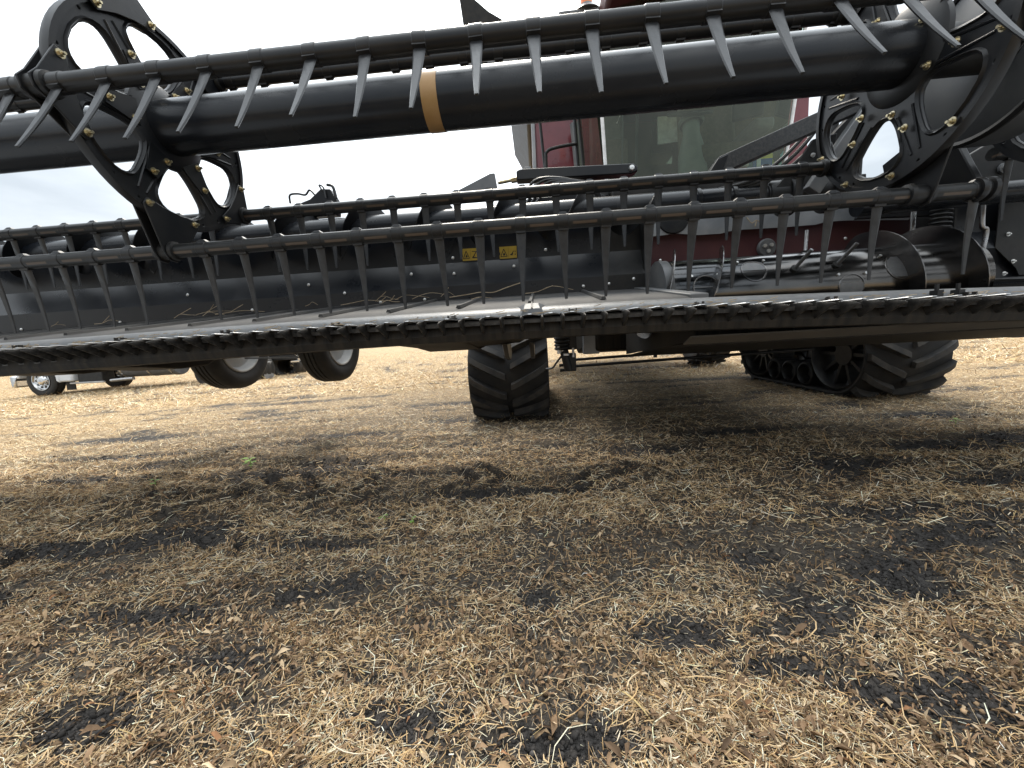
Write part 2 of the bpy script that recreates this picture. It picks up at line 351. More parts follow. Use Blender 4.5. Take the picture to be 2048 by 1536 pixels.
# the camera-side fan of the sheet is fine, the rest of the plain coarse; one sheet to the horizon
ys = np.concatenate([-np.geomspace(900, 0.5, 22), np.linspace(-0.3, 0.28, 12), np.geomspace(0.30, 8, 400), np.geomspace(8.2, 1500, 70)])
NU = 520; us = np.linspace(-1, 1, NU); us = np.sign(us) * (0.75 * np.abs(us) + 0.25 * np.abs(us) ** 3)
YY = np.repeat(ys[:, None], NU, 1); XX = us[None, :] * (1.9 * np.abs(YY) + 0.75)
ZZ = height(XX, YY)
V = np.stack([XX, YY, ZZ], -1).reshape(-1, 3)
nr = len(ys); ii = np.arange((nr - 1) * NU).reshape(nr - 1, NU)[:, :-1].ravel()
F = np.stack([ii, ii + 1, ii + NU + 1, ii + NU], 1)
def np_mesh(name, V, F, material, col=None, smooth=False):
    me = bpy.data.meshes.new(name); k = F.shape[1]
    me.vertices.add(len(V)); me.vertices.foreach_set('co', V.astype(np.float32).ravel())
    me.loops.add(F.size); me.loops.foreach_set('vertex_index', F.astype(np.int32).ravel())
    me.polygons.add(len(F)); me.polygons.foreach_set('loop_start', np.arange(0, F.size, k, dtype=np.int32))
    me.update(calc_edges=True)
    if smooth: me.polygons.foreach_set('use_smooth', np.ones(len(F), bool))
    if col is not None:
        at = me.color_attributes.new('tone', 'FLOAT_COLOR', 'POINT')
        at.data.foreach_set('color', np.concatenate([col, np.ones((len(col), 1))], 1).astype(np.float32).ravel())
    me.materials.append(material); me.validate(); return me

def soil_material():
    mt, nt, b = principled('field_soil'); N, L = nt.nodes, nt.links
    tc = N.new('ShaderNodeTexCoord'); at = N.new('ShaderNodeAttribute'); at.attribute_name = 'tone'
    n1 = N.new('ShaderNodeTexNoise'); n1.inputs['Scale'].default_value = 45; n1.inputs['Detail'].default_value = 8; n1.inputs['Roughness'].default_value = 0.65; L.new(tc.outputs['Object'], n1.inputs['Vector'])
    soil = N.new('ShaderNodeMix'); soil.data_type = 'RGBA'; soil.inputs['A'].default_value = (0.026, 0.024, 0.023, 1); soil.inputs['B'].default_value = (0.075, 0.069, 0.064, 1)
    L.new(n1.outputs['Fac'], soil.inputs['Factor'])
    # crop residue too small or too far to be told apart
    mp = N.new('ShaderNodeMapping'); mp.inputs['Scale'].default_value = (0.7, 1.6, 1); L.new(tc.outputs['Object'], mp.inputs['Vector'])
    n2 = N.new('ShaderNodeTexNoise'); n2.inputs['Scale'].default_value = 16; n2.inputs['Detail'].default_value = 9; n2.inputs['Roughness'].default_value = 0.75; L.new(mp.outputs[0], n2.inputs['Vector'])
    res = N.new('ShaderNodeValToRGB'); e = res.color_ramp.elements
    e[0].position = 0.34; e[0].color = (0.12, 0.082, 0.050, 1); e[1].position = 0.62; e[1].color = (0.47, 0.355, 0.21, 1)
    k = e.new(0.47); k.color = (0.31, 0.225, 0.13, 1); L.new(n2.outputs['Fac'], res.inputs[0])
    sp = N.new('ShaderNodeSeparateColor'); L.new(at.outputs['Color'], sp.inputs[0])
    mx = N.new('ShaderNodeMix'); mx.data_type = 'RGBA'; L.new(sp.outputs['Red'], mx.inputs['Factor']); L.new(soil.outputs['Result'], mx.inputs['A']); L.new(res.outputs[0], mx.inputs['B'])
    L.new(mx.outputs['Result'], b.inputs['Base Color']); b.inputs['Roughness'].default_value = 0.92; b.inputs['Specular IOR Level'].default_value = 0.2
    n3 = N.new('ShaderNodeTexNoise'); n3.inputs['Scale'].default_value = 130; n3.inputs['Detail'].default_value = 6; L.new(tc.outputs['Object'], n3.inputs['Vector'])
    vo = N.new('ShaderNodeTexVoronoi'); vo.feature = 'DISTANCE_TO_EDGE'; vo.inputs['Scale'].default_value = 26; L.new(tc.outputs['Object'], vo.inputs['Vector'])
    vr = N.new('ShaderNodeMapRange'); vr.inputs['From Max'].default_value = 0.07; L.new(vo.outputs['Distance'], vr.inputs['Value'])
    b2 = N.new('ShaderNodeBump'); b2.inputs['Strength'].default_value = 0.7; b2.inputs['Distance'].default_value = 0.010; L.new(vr.outputs[0], b2.inputs['Height'])
    bp = N.new('ShaderNodeBump'); L.new(b2.outputs[0], bp.inputs['Normal']); bp.inputs['Strength'].default_value = 0.8; bp.inputs['Distance'].default_value = 0.012; L.new(n3.outputs['Fac'], bp.inputs['Height']); L.new(bp.outputs[0], b.inputs['Normal'])
    return mt
bb = bare(XX, YY).ravel(); dist = np.hypot(XX, YY).ravel()
tone = np.clip((1 - bb) * (0.10 + 0.78 * sstep(1.6, 8.0, dist)), 0, 1)
far = sstep(10, 24, dist); tone = tone * (1 - far) + far * (0.72 + 0.28 * (1 - bb))
ground = link_mesh('field_ground', np_mesh('field_ground', V, F, soil_material(), np.stack([tone] * 3, 1), True))
tag(ground, 'black soil of the harvested field under crop residue', 'field', kind='structure')

def attr_material(name, rough=0.75, spec=0.25, var=0.25):
    mt, nt, b = principled(name); N, L = nt.nodes, nt.links
    at = N.new('ShaderNodeAttribute'); at.attribute_name = 'tone'; tc = N.new('ShaderNodeTexCoord')
    nz = N.new('ShaderNodeTexNoise'); nz.inputs['Scale'].default_value = 90; nz.inputs['Detail'].default_value = 3; L.new(tc.outputs['Object'], nz.inputs['Vector'])
    mr = N.new('ShaderNodeMapRange'); mr.inputs['To Min'].default_value = 1 - var; mr.inputs['To Max'].default_value = 1 + var; L.new(nz.outputs['Fac'], mr.inputs['Value'])
    sc = N.new('ShaderNodeVectorMath'); sc.operation = 'SCALE'; L.new(at.outputs['Color'], sc.inputs[0]); L.new(mr.outputs[0], sc.inputs['Scale'])
    L.new(sc.outputs[0], b.inputs['Base Color']); b.inputs['Roughness'].default_value = rough; b.inputs['Specular IOR Level'].default_value = spec
    return mt
M['straw'] = attr_material('straw'); M['clod'] = attr_material('soil_clod', 0.95, 0.15); M['dryleaf'] = attr_material('dry_leaf', 0.8, 0.2)

def scatter(n, y0, y1, half=1.62, pad=0.45, keep=None, pw=1.0):
    """n points over the wedge of field in front of the camera, thinned by keep(x, y)"""
    xs, yy = [], []; got = 0
    while got < n:
        k = n * 2; t = RNG.random(k)
        y = y0 * (y1 / y0) ** (t ** pw); x = (RNG.random(k) * 2 - 1) * (half * y + pad)
        ok = RNG.random(k) < (keep(x, y) if keep else 1.0)
        xs.append(x[ok]); yy.append(y[ok]); got += int(ok.sum())
    return np.concatenate(xs)[:n], np.concatenate(yy)[:n]

STRAW = np.array([(0.64, 0.455, 0.25), (0.72, 0.56, 0.355), (0.56, 0.37, 0.18), (0.82, 0.70, 0.52), (0.38, 0.23, 0.11), (0.20, 0.115, 0.06), (0.62, 0.46, 0.22)])
SP = np.array([0.24, 0.24, 0.17, 0.17, 0.09, 0.05, 0.04])
def straw_mesh(name, n, y0, y1, Lr, Wr, seg, lift, keep, sides=3, bend=0.35, tilt=0.25, pw=1.0):
    x, y = scatter(n, y0, y1, keep=keep, pw=pw)
    Ln = np.exp(RNG.normal(math.log(Lr), 0.45, n)); Ln = np.clip(Ln, Lr * 0.35, Lr * 3.2); W = Wr * np.exp(RNG.normal(0, 0.35, n))
    th = RNG.normal(0.12, 0.95, n) + np.where(RNG.random(n) < 0.5, 0, math.pi)      # mostly combed along the pass
    al = np.where(RNG.random(n) < 0.3); th[al] = RNG.random(len(al[0])) * 2 * math.pi
    sl = RNG.normal(0, tilt, n); kap = RNG.normal(0, bend, n) / Ln
    z0 = height(x, y) + W * 0.5 + np.abs(RNG.normal(0, lift, n)) + np.abs(sl) * Ln * 0.32
    d = np.stack([np.cos(th), np.sin(th)], 1); q = np.stack([-d[:, 1], d[:, 0]], 1)
    kz = RNG.normal(0.1, bend * 0.5, n) / Ln
    ts = np.linspace(-0.5, 0.5, seg + 1); rings = []
    for t in ts:
        s = t * Ln; p = np.empty((n, 3))
        p[:, :2] = np.stack([x, y], 1) + d * s[:, None] + q * (kap * s * s)[:, None]
        p[:, 2] = z0 + sl * s - kz * s * s
        taper = (0.55 + 0.45 * (1 - abs(2 * t) ** 3)) * W * 0.5
        for a in range(sides):
            an = 2 * math.pi * a / sides + 0.5
            o = p.copy(); o[:, :2] += q * (math.cos(an) * taper)[:, None]; o[:, 2] += math.sin(an) * taper
            rings.append(o)
    V = np.stack(rings, 1).reshape(-1, 3); per = (seg + 1) * sides
    fl = [(i * sides + a, i * sides + (a + 1) % sides, (i + 1) * sides + (a + 1) % sides, (i + 1) * sides + a) for i in range(seg) for a in range(sides)] if sides > 2 else \
         [(i * 2, i * 2 + 1, i * 2 + 3, i * 2 + 2) for i in range(seg)]
    F = (np.arange(n)[:, None, None] * per + np.array(fl)[None]).reshape(-1, 4)
    c = STRAW[RNG.choice(len(STRAW), n, p=SP)] * np.exp(RNG.normal(0, 0.16, (n, 1)))
    return np_mesh(name, V, F, M['straw'], np.repeat(np.clip(c, 0, 0.85), per, 0), sides > 2)

cover = lambda x, y: np.clip(1.0 - 0.95 * bare(x, y) ** 1.3, 0.09, 1) * (0.22 + 0.28 * sstep(1.1, 2.2, y) + (0.78 - 0.28 * sstep(1.1, 2.2, y)) * sstep(0.36, 0.58, fbm(x * 3.0, y * 5.0, 5, 61, 0.6)))
LAB = 'pale chopped crop straw scattered over the black soil'
tag(link_mesh('straw_litter', straw_mesh('straw_litter', 36000, 0.33, 1.75, 0.026, 0.0016, 2, 0.006, cover, bend=0.6)), LAB + ' nearest the camera', 'straw', kind='stuff')
tag(link_mesh('straw_chaff', straw_mesh('straw_chaff', 74000, 0.33, 2.4, 0.012, 0.0019, 1, 0.005, cover, sides=2, tilt=0.5)), 'fine pale chaff strewn between the straw', 'chaff', kind='stuff')
tag(link_mesh('straw_litter', straw_mesh('straw_litter_beyond', 120000, 1.4, 6.0, 0.030, 0.0027, 1, 0.009, cover, sides=2, tilt=0.35, pw=0.8)), LAB + ' below the header', 'straw', kind='stuff')
tag(link_mesh('straw_litter', straw_mesh('straw_litter_far', 110000, 5.5, 30.0, 0.060, 0.0080, 1, 0.016, cover, sides=2, tilt=0.5, pw=0.8)), LAB + ' in the distance', 'straw', kind='stuff')
# a few long whole stems lying on top
tag(link_mesh('loose_stems', straw_mesh('loose_stems', 420, 0.36, 2.6, 0.075, 0.0025, 4, 0.014, cover, bend=0.7, tilt=0.12)), 'long bent stems lying on top of the straw', 'stems', kind='stuff')

# cut stubs still rooted in the old rows
def stub_mesh(name, n):
    x, y = scatter(n, 0.6, 7.0, keep=lambda x, y: np.exp(-((np.mod(y + 0.08 * x + 0.1, 0.38) - 0.19) / 0.022) ** 2) * (1 - 0.8 * bare(x, y)), pw=0.7)
    h = RNG.uniform(0.012, 0.036, n); w = RNG.uniform(0.0012, 0.0024, n); lx, ly = RNG.normal(0, 0.3, n) * h, RNG.normal(0, 0.3, n) * h; z = height(x, y); rows = []
    for t in (0, 1):
        for a in range(3):
            an = a * 2.094; rows.append(np.stack([x + lx * t + w * math.cos(an), y + ly * t + w * math.sin(an), z - 0.005 + (h + 0.005) * t], 1))
    V = np.stack(rows, 1).reshape(-1, 3); fl = np.array([(0, 1, 4, 3), (1, 2, 5, 4), (2, 0, 3, 5)])
    F = (np.arange(n)[:, None, None] * 6 + fl[None]).reshape(-1, 4); c = np.array((0.40, 0.27, 0.15)) * np.exp(RNG.normal(0, 0.25, (n, 1)))
    return np_mesh(name, V, F, M['straw'], np.repeat(c, 6, 0), True)
tag(link_mesh('stubble', stub_mesh('stubble', 2600)), 'short cut stubs standing in rows in the field', 'stubble', kind='stuff')

# dry curled leaves and empty pods
def leaf_mesh(name, n, y0, y1, size):
    x, y = scatter(n, y0, y1, keep=lambda x, y: np.clip(1 - 0.75 * bare(x, y), 0.1, 1) * (0.3 + 0.7 * sstep(0.42, 0.58, fbm(x * 4, y * 4, 3, 71))))
    L = size * np.exp(RNG.normal(0, 0.35, n)); W = L * RNG.uniform(0.22, 0.50, n); th = RNG.random(n) * 2 * math.pi
    curl = RNG.uniform(0.7, 1.9, n); rl = RNG.normal(0, 0.5, n); pt = RNG.normal(0, 0.35, n)
    z0 = height(x, y) + 0.004 + np.abs(RNG.normal(0, 0.008, n)) + L * np.abs(np.sin(pt)) * 0.4
    d = np.stack([np.cos(th), np.sin(th)], 1); q = np.stack([-d[:, 1], d[:, 0]], 1); rows = []
    for t, wv in ((-0.5, 0.08), (-0.2, 0.85), (0.15, 1.0), (0.5, 0.05)):
        for u in (-1, 0, 1):
            s = t * L; v = u * W * 0.5 * wv * np.cos(curl * abs(u) * 0.8); p = np.empty((n, 3))
            jit = RNG.normal(0, 0.05, (n, 2)) * L[:, None]
            p[:, :2] = np.stack([x, y], 1) + d * s[:, None] + q * v[:, None] + jit
            p[:, 2] = z0 + s * np.sin(pt) + v * np.sin(rl) + abs(u) * np.sin(curl) * W * 0.3 * wv - curl * 0.5 * s * s / L
            rows.append(p)
    V = np.stack(rows, 1).reshape(-1, 3)
    fl = np.array([(i * 3 + a, i * 3 + a + 1, (i + 1) * 3 + a + 1, (i + 1) * 3 + a) for i in range(3) for a in range(2)])
    F = (np.arange(n)[:, None, None] * 12 + fl[None]).reshape(-1, 4)
    pal = np.array([(0.24, 0.155, 0.09), (0.155, 0.10, 0.06), (0.33, 0.225, 0.13), (0.46, 0.345, 0.22), (0.27, 0.14, 0.07)])
    c = pal[RNG.choice(5, n, p=[.32, .25, .25, .15, .03])] * np.exp(RNG.normal(0, 0.18, (n, 1)))
    return np_mesh(name, V, F, M['dryleaf'], np.repeat(c, 12, 0), True)
tag(link_mesh('dry_leaves', leaf_mesh('dry_leaves', 28000, 0.33, 2.6, 0.0150)), 'brown curled dry leaves and pods among the straw', 'dry leaves', kind='stuff')

# clods of black soil
def clod_mesh(name, n, y0, y1, size, tone=(0.046, 0.042, 0.039), keep=lambda x, y: 0.10 + 0.9 * bare(x, y), up=0.2):
    bm = bmesh.new(); bmesh.ops.create_icosphere(bm, subdivisions=1, radius=1); bm.verts.ensure_lookup_table()
    base = np.array([v.co[:] for v in bm.verts]); fc = np.array([[v.index for v in f.verts] for f in bm.faces]); bm.free()
    x, y = scatter(n, y0, y1, keep=keep)
    s = np.minimum(size * np.exp(RNG.normal(0, 0.42, n)), size * 2.3); k = len(base)
    V = base[None] * (1 + RNG.normal(0, 0.30, (n, k, 1))) * s[:, None, None] * RNG.uniform(0.6, 1.2, (n, 1, 3))
    V[:, :, 0] += x[:, None]; V[:, :, 1] += y[:, None]; V[:, :, 2] += (height(x, y) + s * up)[:, None]
    F = (np.arange(n)[:, None, None] * k + fc[None]).reshape(-1, 3)
    c = np.array(tone) * np.exp(RNG.normal(0, 0.3, (n, 1)))
    return np_mesh(name, V.reshape(-1, 3), F, M['clod'], np.repeat(c, k, 0), False)
tag(link_mesh('soil_clods', clod_mesh('soil_clods', 26000, 0.33, 3.0, 0.0032)), 'crumbled clods of black soil in the bare patches', 'soil clods', kind='stuff')

tag(link_mesh('crop_crumbs', clod_mesh('crop_crumbs', 9000, 0.33, 2.4, 0.0036, (0.20, 0.135, 0.08), lambda x, y: (1 - 0.9 * bare(x, y)) * sstep(0.40, 0.60, fbm(x * 3.5, y * 4.5, 4, 91)), 0.8)), 'brown crumbled leaf and pod bits between the straw', 'crumbs', kind='stuff')

# green seedlings
def seedling(x, y, h, nl, label, tone='leafgreen'):
    z = float(height(np.array([x]), np.array([y]))[0]); t = empty('weed_seedling', (x, y, z)); tag(t, label, 'weed', 'green weeds in the stubble')
    MB().path([(x, y, z - 0.01), (x + 0.004, y, z + h * 0.5), (x - 0.003, y + 0.004, z + h * 0.85)], 0.002, 5).build('stem', tone, t)
    for k in range(nl):
        a = k * 2.4 + x * 7; l = h * (0.55 + 0.25 * ((k * 37) % 10) / 10); zz = z + h * (0.35 + 0.55 * k / max(1, nl - 1))
        d = Vector((math.cos(a), math.sin(a), 0.35)).normalized(); q = Vector((-math.sin(a), math.cos(a), 0)); p = Vector((x, y, zz)); up = d.cross(q)
        w = l * 0.34; b = MB()
        pts = [(0, 0), (0.3, .75), (0.6, 1), (0.85, .6), (1, 0.05)]
        vs = []
        for s_, ww in pts:
            c0 = p + d * l * s_ - Vector((0, 0, l * 0.35 * s_ * s_))
            vs += [c0 - q * w * ww + Vector((0, 0, 0.15 * w * ww)), c0, c0 + q * w * ww + Vector((0, 0, 0.15 * w * ww))]
        b.add(vs, [(i * 3 + j, i * 3 + j + 1, i * 3 + j + 4, i * 3 + j + 3) for i in range(4) for j in range(2)])
        b.build('leaf', tone, t)
seedling(-1.91, 2.31, 0.075, 8, 'largest green weed, a leafy tuft left of the middle of the field')
seedling(-2.32, 2.06, 0.05, 4, 'small yellow green weed left of the leafy weed tuft')
seedling(-0.57, 1.53, 0.035, 3, 'tiny green weed with two leaves, right one of the near pair')
seedling(-0.71, 1.56, 0.035, 3, 'tiny green weed with upright leaf, left one of the near pair')
seedling(2.78, 2.72, 0.05, 5, 'low green weed tuft at the right in front of the tracks')

# ------------------------------------------------------------------ draper header
X0 = -3.9                                   # the header runs on out of the frame at the left
H = empty('draper_header', (1.46, 2.0, 0))
tag(H, 'black draper header with reel, raised in front of the combine', 'header')

# --- reel
RY, RZ, TR = 1.534, 1.638, 0.094
reel = empty('reel', (0, RY, RZ), H)
MB().cyl((X0, RY, RZ), (1.33, RY, RZ), TR, n=56).build('centre_tube', 'tube', reel)
MB().lathe([(TR - 0.002, -0.367), (TR + 0.0018, -0.367), (TR + 0.0018, -0.310), (TR - 0.002, -0.310)], (0, RY, RZ), (1, 0, 0), 56).build('tape_band', 'tape', reel)
BARS = {'A': (1.138, 1.5645), 'B': (1.458, 1.160), 'C': (1.865, 1.409), 'D': (1.825, 1.974), 'F': (1.375, 2.075)}
PHASE = {'A': -1.497, 'B': -0.803, 'C': -1.1043, 'D': -1.0238, 'F': -1.2}
LEAN = {'A': -30, 'B': 6, 'C': 2, 'D': 10, 'F': -80}          # degrees, tine towards the camera when negative
BEND = {'A': 1.30, 'B': 1.52, 'C': 1.30, 'D': 1.30, 'F': 1.30}

def tine_mesh():
    b = MB(); n = 7; pl = []
    for i in range(n):
        t = i / (n - 1); z = -0.020 - 0.252 * t; y = 0.004 * math.sin(t * 3.0) - 0.002
        w = 0.0130 * (1 - t) ** 0.9 + 0.0052; th = 0.0030; rib = 0.0085 * (1 - t) + 0.0035
        pl.append([(-w, y, z), (-w * 0.72, y - th, z), (w * 0.72, y - th, z), (w, y, z), (w * 0.45, y + th, z), (0.0022, y + rib, z), (-0.0022, y + rib, z), (-w * 0.45, y + th, z)])
    k = 8; b.add([p for g in pl for p in g], [(i * k + j, i * k + (j + 1) % k, (i + 1) * k + (j + 1) % k, (i + 1) * k + j) for i in range(n - 1) for j in range(k)] + [tuple(range((n - 1) * k, n * k))])
    # clip that grips the bar, with a raised key on the top of the pipe
    b.add([(-0.020, -0.010, 0.0255), (0.020, -0.010, 0.0255), (0.020, 0.010, 0.0255), (-0.020, 0.010, 0.0255), (-0.009, -0.006, 0.034), (0.009, -0.006, 0.034), (0.009, 0.006, 0.034), (-0.009, 0.006, 0.034)],
          [(0, 1, 5, 4), (1, 2, 6, 5), (2, 3, 7, 6), (3, 0, 4, 7), (4, 5, 6, 7)])
    nf = len(b.f)
    b.lathe([(0.0252, -0.020), (0.0276, -0.017), (0.0276, 0.017), (0.0252, 0.020)], (0, 0, 0), (1, 0, 0), 16); b.box((0, -0.004, -0.026), (0.036, 0.020, 0.008))
    me = b.mesh('tine', M['plastic'], smooth=35); me.materials.append(M['black'])
    for q in me.polygons[nf:]: q.material_index = 1
    return me
TINE = tine_mesh()
for key, (by, bz) in BARS.items():
    ph = PHASE[key]
    MB().cyl((X0, by, bz), (BEND[key], by, bz), 0.0255, n=24).build('tine_bar', 'bar' if key in 'BC' else 'black', reel, at=(ph, by, bz))
    k = math.ceil((X0 + 0.05 - ph) / 0.1524); x = ph + k * 0.1524
    while x < BEND[key] - 0.02:
        if not (min(abs(x + 1.41), abs(x - 1.30)) < 0.035):
            link_mesh('tine', TINE, reel, (x, by, bz), (R(LEAN[key] + random.gauss(0, 1.6)), R(random.gauss(0, 0.8)), R(random.gauss(0, 0.9))))
        x += 0.1524

# bar end bush on the lower front bar
b = MB(); b.lathe([(0.020, 0), (0.037, 0), (0.040, 0.010), (0.037, 0.020), (0.030, 0.022), (0.030, 0.034), (0.039, 0.036), (0.039, 0.050), (0.020, 0.050)], (1.475, *BARS['B']), (1, 0, 0), 28)
b.build('end_bush', 'black', reel)

# --- cast reel discs: rim, six rounded windows, ribs, hub flange
def disc_mesh(Rr, rot):
    cu = bpy.data.curves.new('disc_outline', 'CURVE'); cu.dimensions = '2D'; cu.fill_mode = 'BOTH'; cu.extrude = 0.004; cu.bevel_depth = 0.003; cu.bevel_resolution = 1
    def loop(pts):
        s = cu.splines.new('POLY'); s.points.add(len(pts) - 1); s.use_cyclic_u = True
        for p, q in zip(s.points, pts): p.co = (q[0], q[1], 0, 1)
    loop([(Rr * math.cos(t), Rr * math.sin(t)) for t in np.linspace(0, 2 * math.pi, 72, endpoint=False)])
    ribs = MB()
    for k in range(6):
        c = R(rot + 60 * k); w = []; wo = []
        for t in np.linspace(0, 2 * math.pi, 28, endpoint=False):
            u = math.copysign(abs(math.cos(t)) ** 0.75, math.cos(t)); v = math.copysign(abs(math.sin(t)) ** 0.75, math.sin(t))
            for lst, g in ((w, 0.0), (wo, 0.012)):
                rr = Rr * 0.630 + (Rr * 0.250 + g) * v; an = c + (R(19.5 + 4.0 * v) + g / rr) * u; lst.append((rr * math.cos(an), rr * math.sin(an)))
        loop(w)
        n = len(w)                            # raised lip round the window
        for sg in (-1, 1):
            vs = [(sg * 0.006, *p) for p in wo] + [(sg * 0.015, p[0] * 0.5 + q[0] * 0.5, p[1] * 0.5 + q[1] * 0.5) for p, q in zip(w, wo)] + [(sg * 0.006, *p) for p in w]
            ribs.add(vs, [(j * n + i, j * n + (i + 1) % n, (j + 1) * n + (i + 1) % n, (j + 1) * n + i) for j in range(2) for i in range(n)])
        for dk in (-11, 0, 11):
            a = c + R(30 + dk * 0.0) if dk == 0 else c + R(dk * 1.35)
            rr = Rr * 0.935; loop([(rr * math.cos(a) + 0.0075 * math.cos(t), rr * math.sin(a) + 0.0075 * math.sin(t)) for t in np.linspace(0, 2 * math.pi, 10, endpoint=False)])
        for g in (-0.028, 0.028):             # a pair of ribs down each spoke
            a = c + R(30); d = Vector((0, math.cos(a), math.sin(a))); q = Vector((0, -math.sin(a), math.cos(a)))
            for sg in (-1, 1):
                ribs.cyl(d * Rr * 0.42 + q * g + Vector((sg * 0.007, 0, 0)), d * Rr * 0.84 + q * g * 0.55 + Vector((sg * 0.007, 0, 0)), 0.006, 0.0045, n=6)
    loop([(0.088 * math.cos(t), 0.088 * math.sin(t)) for t in np.linspace(0, 2 * math.pi, 40, endpoint=False)])
    tmp = bpy.data.objects.new('disc_outline', cu); COL.objects.link(tmp)
    me = bpy.data.meshes.new_from_object(tmp.evaluated_get(bpy.context.evaluated_depsgraph_get()))
    vs = [(v.co.z, v.co.x, v.co.y) for v in me.vertices]; fs = [tuple(p.vertices) for p in me.polygons]
    bpy.data.objects.remove(tmp); bpy.data.curves.remove(cu)
    out = MB(); out.add(vs, fs); out.v += []; n = len(out.v); out.f += [tuple(i + n for i in q) for q in ribs.f]; out.v += ribs.v
    out.lathe([(Rr - 0.016, -0.016), (Rr + 0.001, -0.016), (Rr + 0.004, 0), (Rr + 0.001, 0.016), (Rr - 0.016, 0.016), (Rr - 0.009, 0.006), (Rr - 0.009, -0.006)], (0, 0, 0), (1, 0, 0), 72)
    return out.mesh('reel_disc', M['black'], smooth=35)
DISC_R = 0.372
BOLT_B = hexbolt_mesh('bolt', 'brass', 0.0082, 0.010)
BOLT_Z = hexbolt_mesh('bolt', 'zinc', 0.0075, 0.008)

def reel_disc(x, rot, sgn, bars, rr=DISC_R, DY=RY, DZ=RZ):
    link_mesh('reel_disc', disc_mesh(rr, rot), reel, (x, DY, DZ))
    hub = MB(); hub.lathe([(0.085, -0.020), (0.135, -0.018), (0.150, -0.008), (0.150, 0.008), (0.135, 0.018), (0.085, 0.020)], (x, RY, RZ), (1, 0, 0), 40)
    hub.build('hub_flange', 'black', reel)
    for k in range(6):
        a = R(rot + 30 + 60 * k); rr2 = 0.143
        hubarm = MB(); d = Vector((0, math.cos(a), math.sin(a))); q = Vector((0, -math.sin(a), math.cos(a)))
        c = Vector((x + sgn * 0.016, DY, DZ)) + d * 0.185
        if x < 0: hubarm.add([c + d * u + q * v + Vector((sgn * w, 0, 0)) for w in (0, 0.006) for u, v in ((-0.06, -0.045), (0.05, -0.022), (0.05, 0.022), (-0.06, 0.045))],
                   [(0, 1, 2, 3), (7, 6, 5, 4), (0, 4, 5, 1), (1, 5, 6, 2), (2, 6, 7, 3), (3, 7, 4, 0)]).build('hub_lug', 'black', reel)
        for r3, g in ((0.222, 0.0), (0.142, 0.028)):
            p = Vector((x + sgn * 0.022, DY, DZ)) + d * r3 + q * g
            link_mesh('bolt', BOLT_B, reel, p, (a, 0, 0 if sgn > 0 else math.pi))
    for key in bars:
        by, bz = BARS[key]; a = math.atan2(bz - DZ, by - DY); rb = math.hypot(by - DY, bz - DZ)
        d = Vector((0, math.cos(a), math.sin(a))); q = Vector((0, -math.sin(a), math.cos(a))); c = Vector((0, DY, DZ))
        rim = lambda da, r_: c + Vector((0, math.cos(a + R(da)), math.sin(a + R(da)))) * r_
        s = 1.0 if key != 'B' else 0.9
        pts = [rim(-20 * s, rr * 0.985), rim(-19 * s, rr * 0.90), rim(-6, rr * 0.89), rim(6, rr * 0.89), rim(19 * s, rr * 0.90), rim(20 * s, rr * 0.985),
               c + d * (rb + 0.012) + q * 0.040, c + d * (rb + 0.040) + q * 0.016, c + d * (rb + 0.040) - q * 0.016, c + d * (rb + 0.012) - q * 0.040]
        for off in ((0.020, -0.020) if x < 0 else (0.020,)):
            MB().prism([(p.y, p.z) for p in pts], x + off - 0.003, x + off + 0.003).build('bar_bracket', 'black', reel, bevel=0.002)
        for da in (-17, 17) if x < 0 else ():
            p = rim(da * s, rr * 0.945); link_mesh('bolt', BOLT_B, reel, (x + sgn * 0.023, p.y, p.z), (0.3 * da, 0, 0 if sgn > 0 else math.pi))
        b = MB(); b.lathe([(0.0256, -0.040), (0.034, -0.038), (0.036, -0.026), (0.031, -0.022), (0.031, 0.022), (0.036, 0.026), (0.034, 0.038), (0.0256, 0.040)], (x, by, bz), (1, 0, 0), 20)
        b.build('bar_collar', 'satin', reel)
reel_disc(-1.41, -28, 1, 'ABCDF')
reel_disc(1.30, -18, -1, 'ABCDF', 0.374, 1.562, 1.600)
b = MB()                                         # ring of nuts and index marks round the near disc
for k in range(11):
    a = R(-200 + k * 17.5); p = (1.278, 1.562 + 0.352 * math.cos(a), 1.600 + 0.352 * math.sin(a))
    if k % 2 == 0: link_mesh('bolt', BOLT_B, reel, p, (a, 0, math.pi))
# --- reel drive case and the reel beyond it
b = MB(); b.lathe([(0.0, 0), (0.255, 0), (0.280, 0.015), (0.280, 0.13), (0.255, 0.145), (0.0, 0.145)], (1.60, 1.60, 1.645), (1, 0, 0), 56, closed=False); b.build('drive_case', 'grey_case', reel)
b = MB(); b.lathe([(0.262, -0.004), (0.274, -0.008), (0.284, 0.002), (0.274, 0.012)], (1.60, 1.60, 1.645), (1, 0, 0), 56); b.build('drive_case_rim', 'black', reel)
MB().cyl((1.33, RY, RZ), (1.60, RY, RZ), 0.075, n=32).build('drive_shaft', 'satin', reel)
MB().cyl((1.745, RY, RZ), (3.6, RY, RZ), TR, n=40).build('centre_tube', 'tube', reel)
for key in 'ABCD':
    by, bz = BARS[key]
    MB().cyl((1.95, by, bz), (3.6, by, bz), 0.0255, n=16).build('tine_bar', 'bar', reel, at=(2.0, by, bz))
    x = 2.02
    while x < 3.55:
        link_mesh('tine', TINE, reel, (x, by, bz), (R(LEAN[key]), 0, 0)); x += 0.1524
link_mesh('reel_disc', disc_mesh(DISC_R, 10), reel, (1.95, RY, RZ))

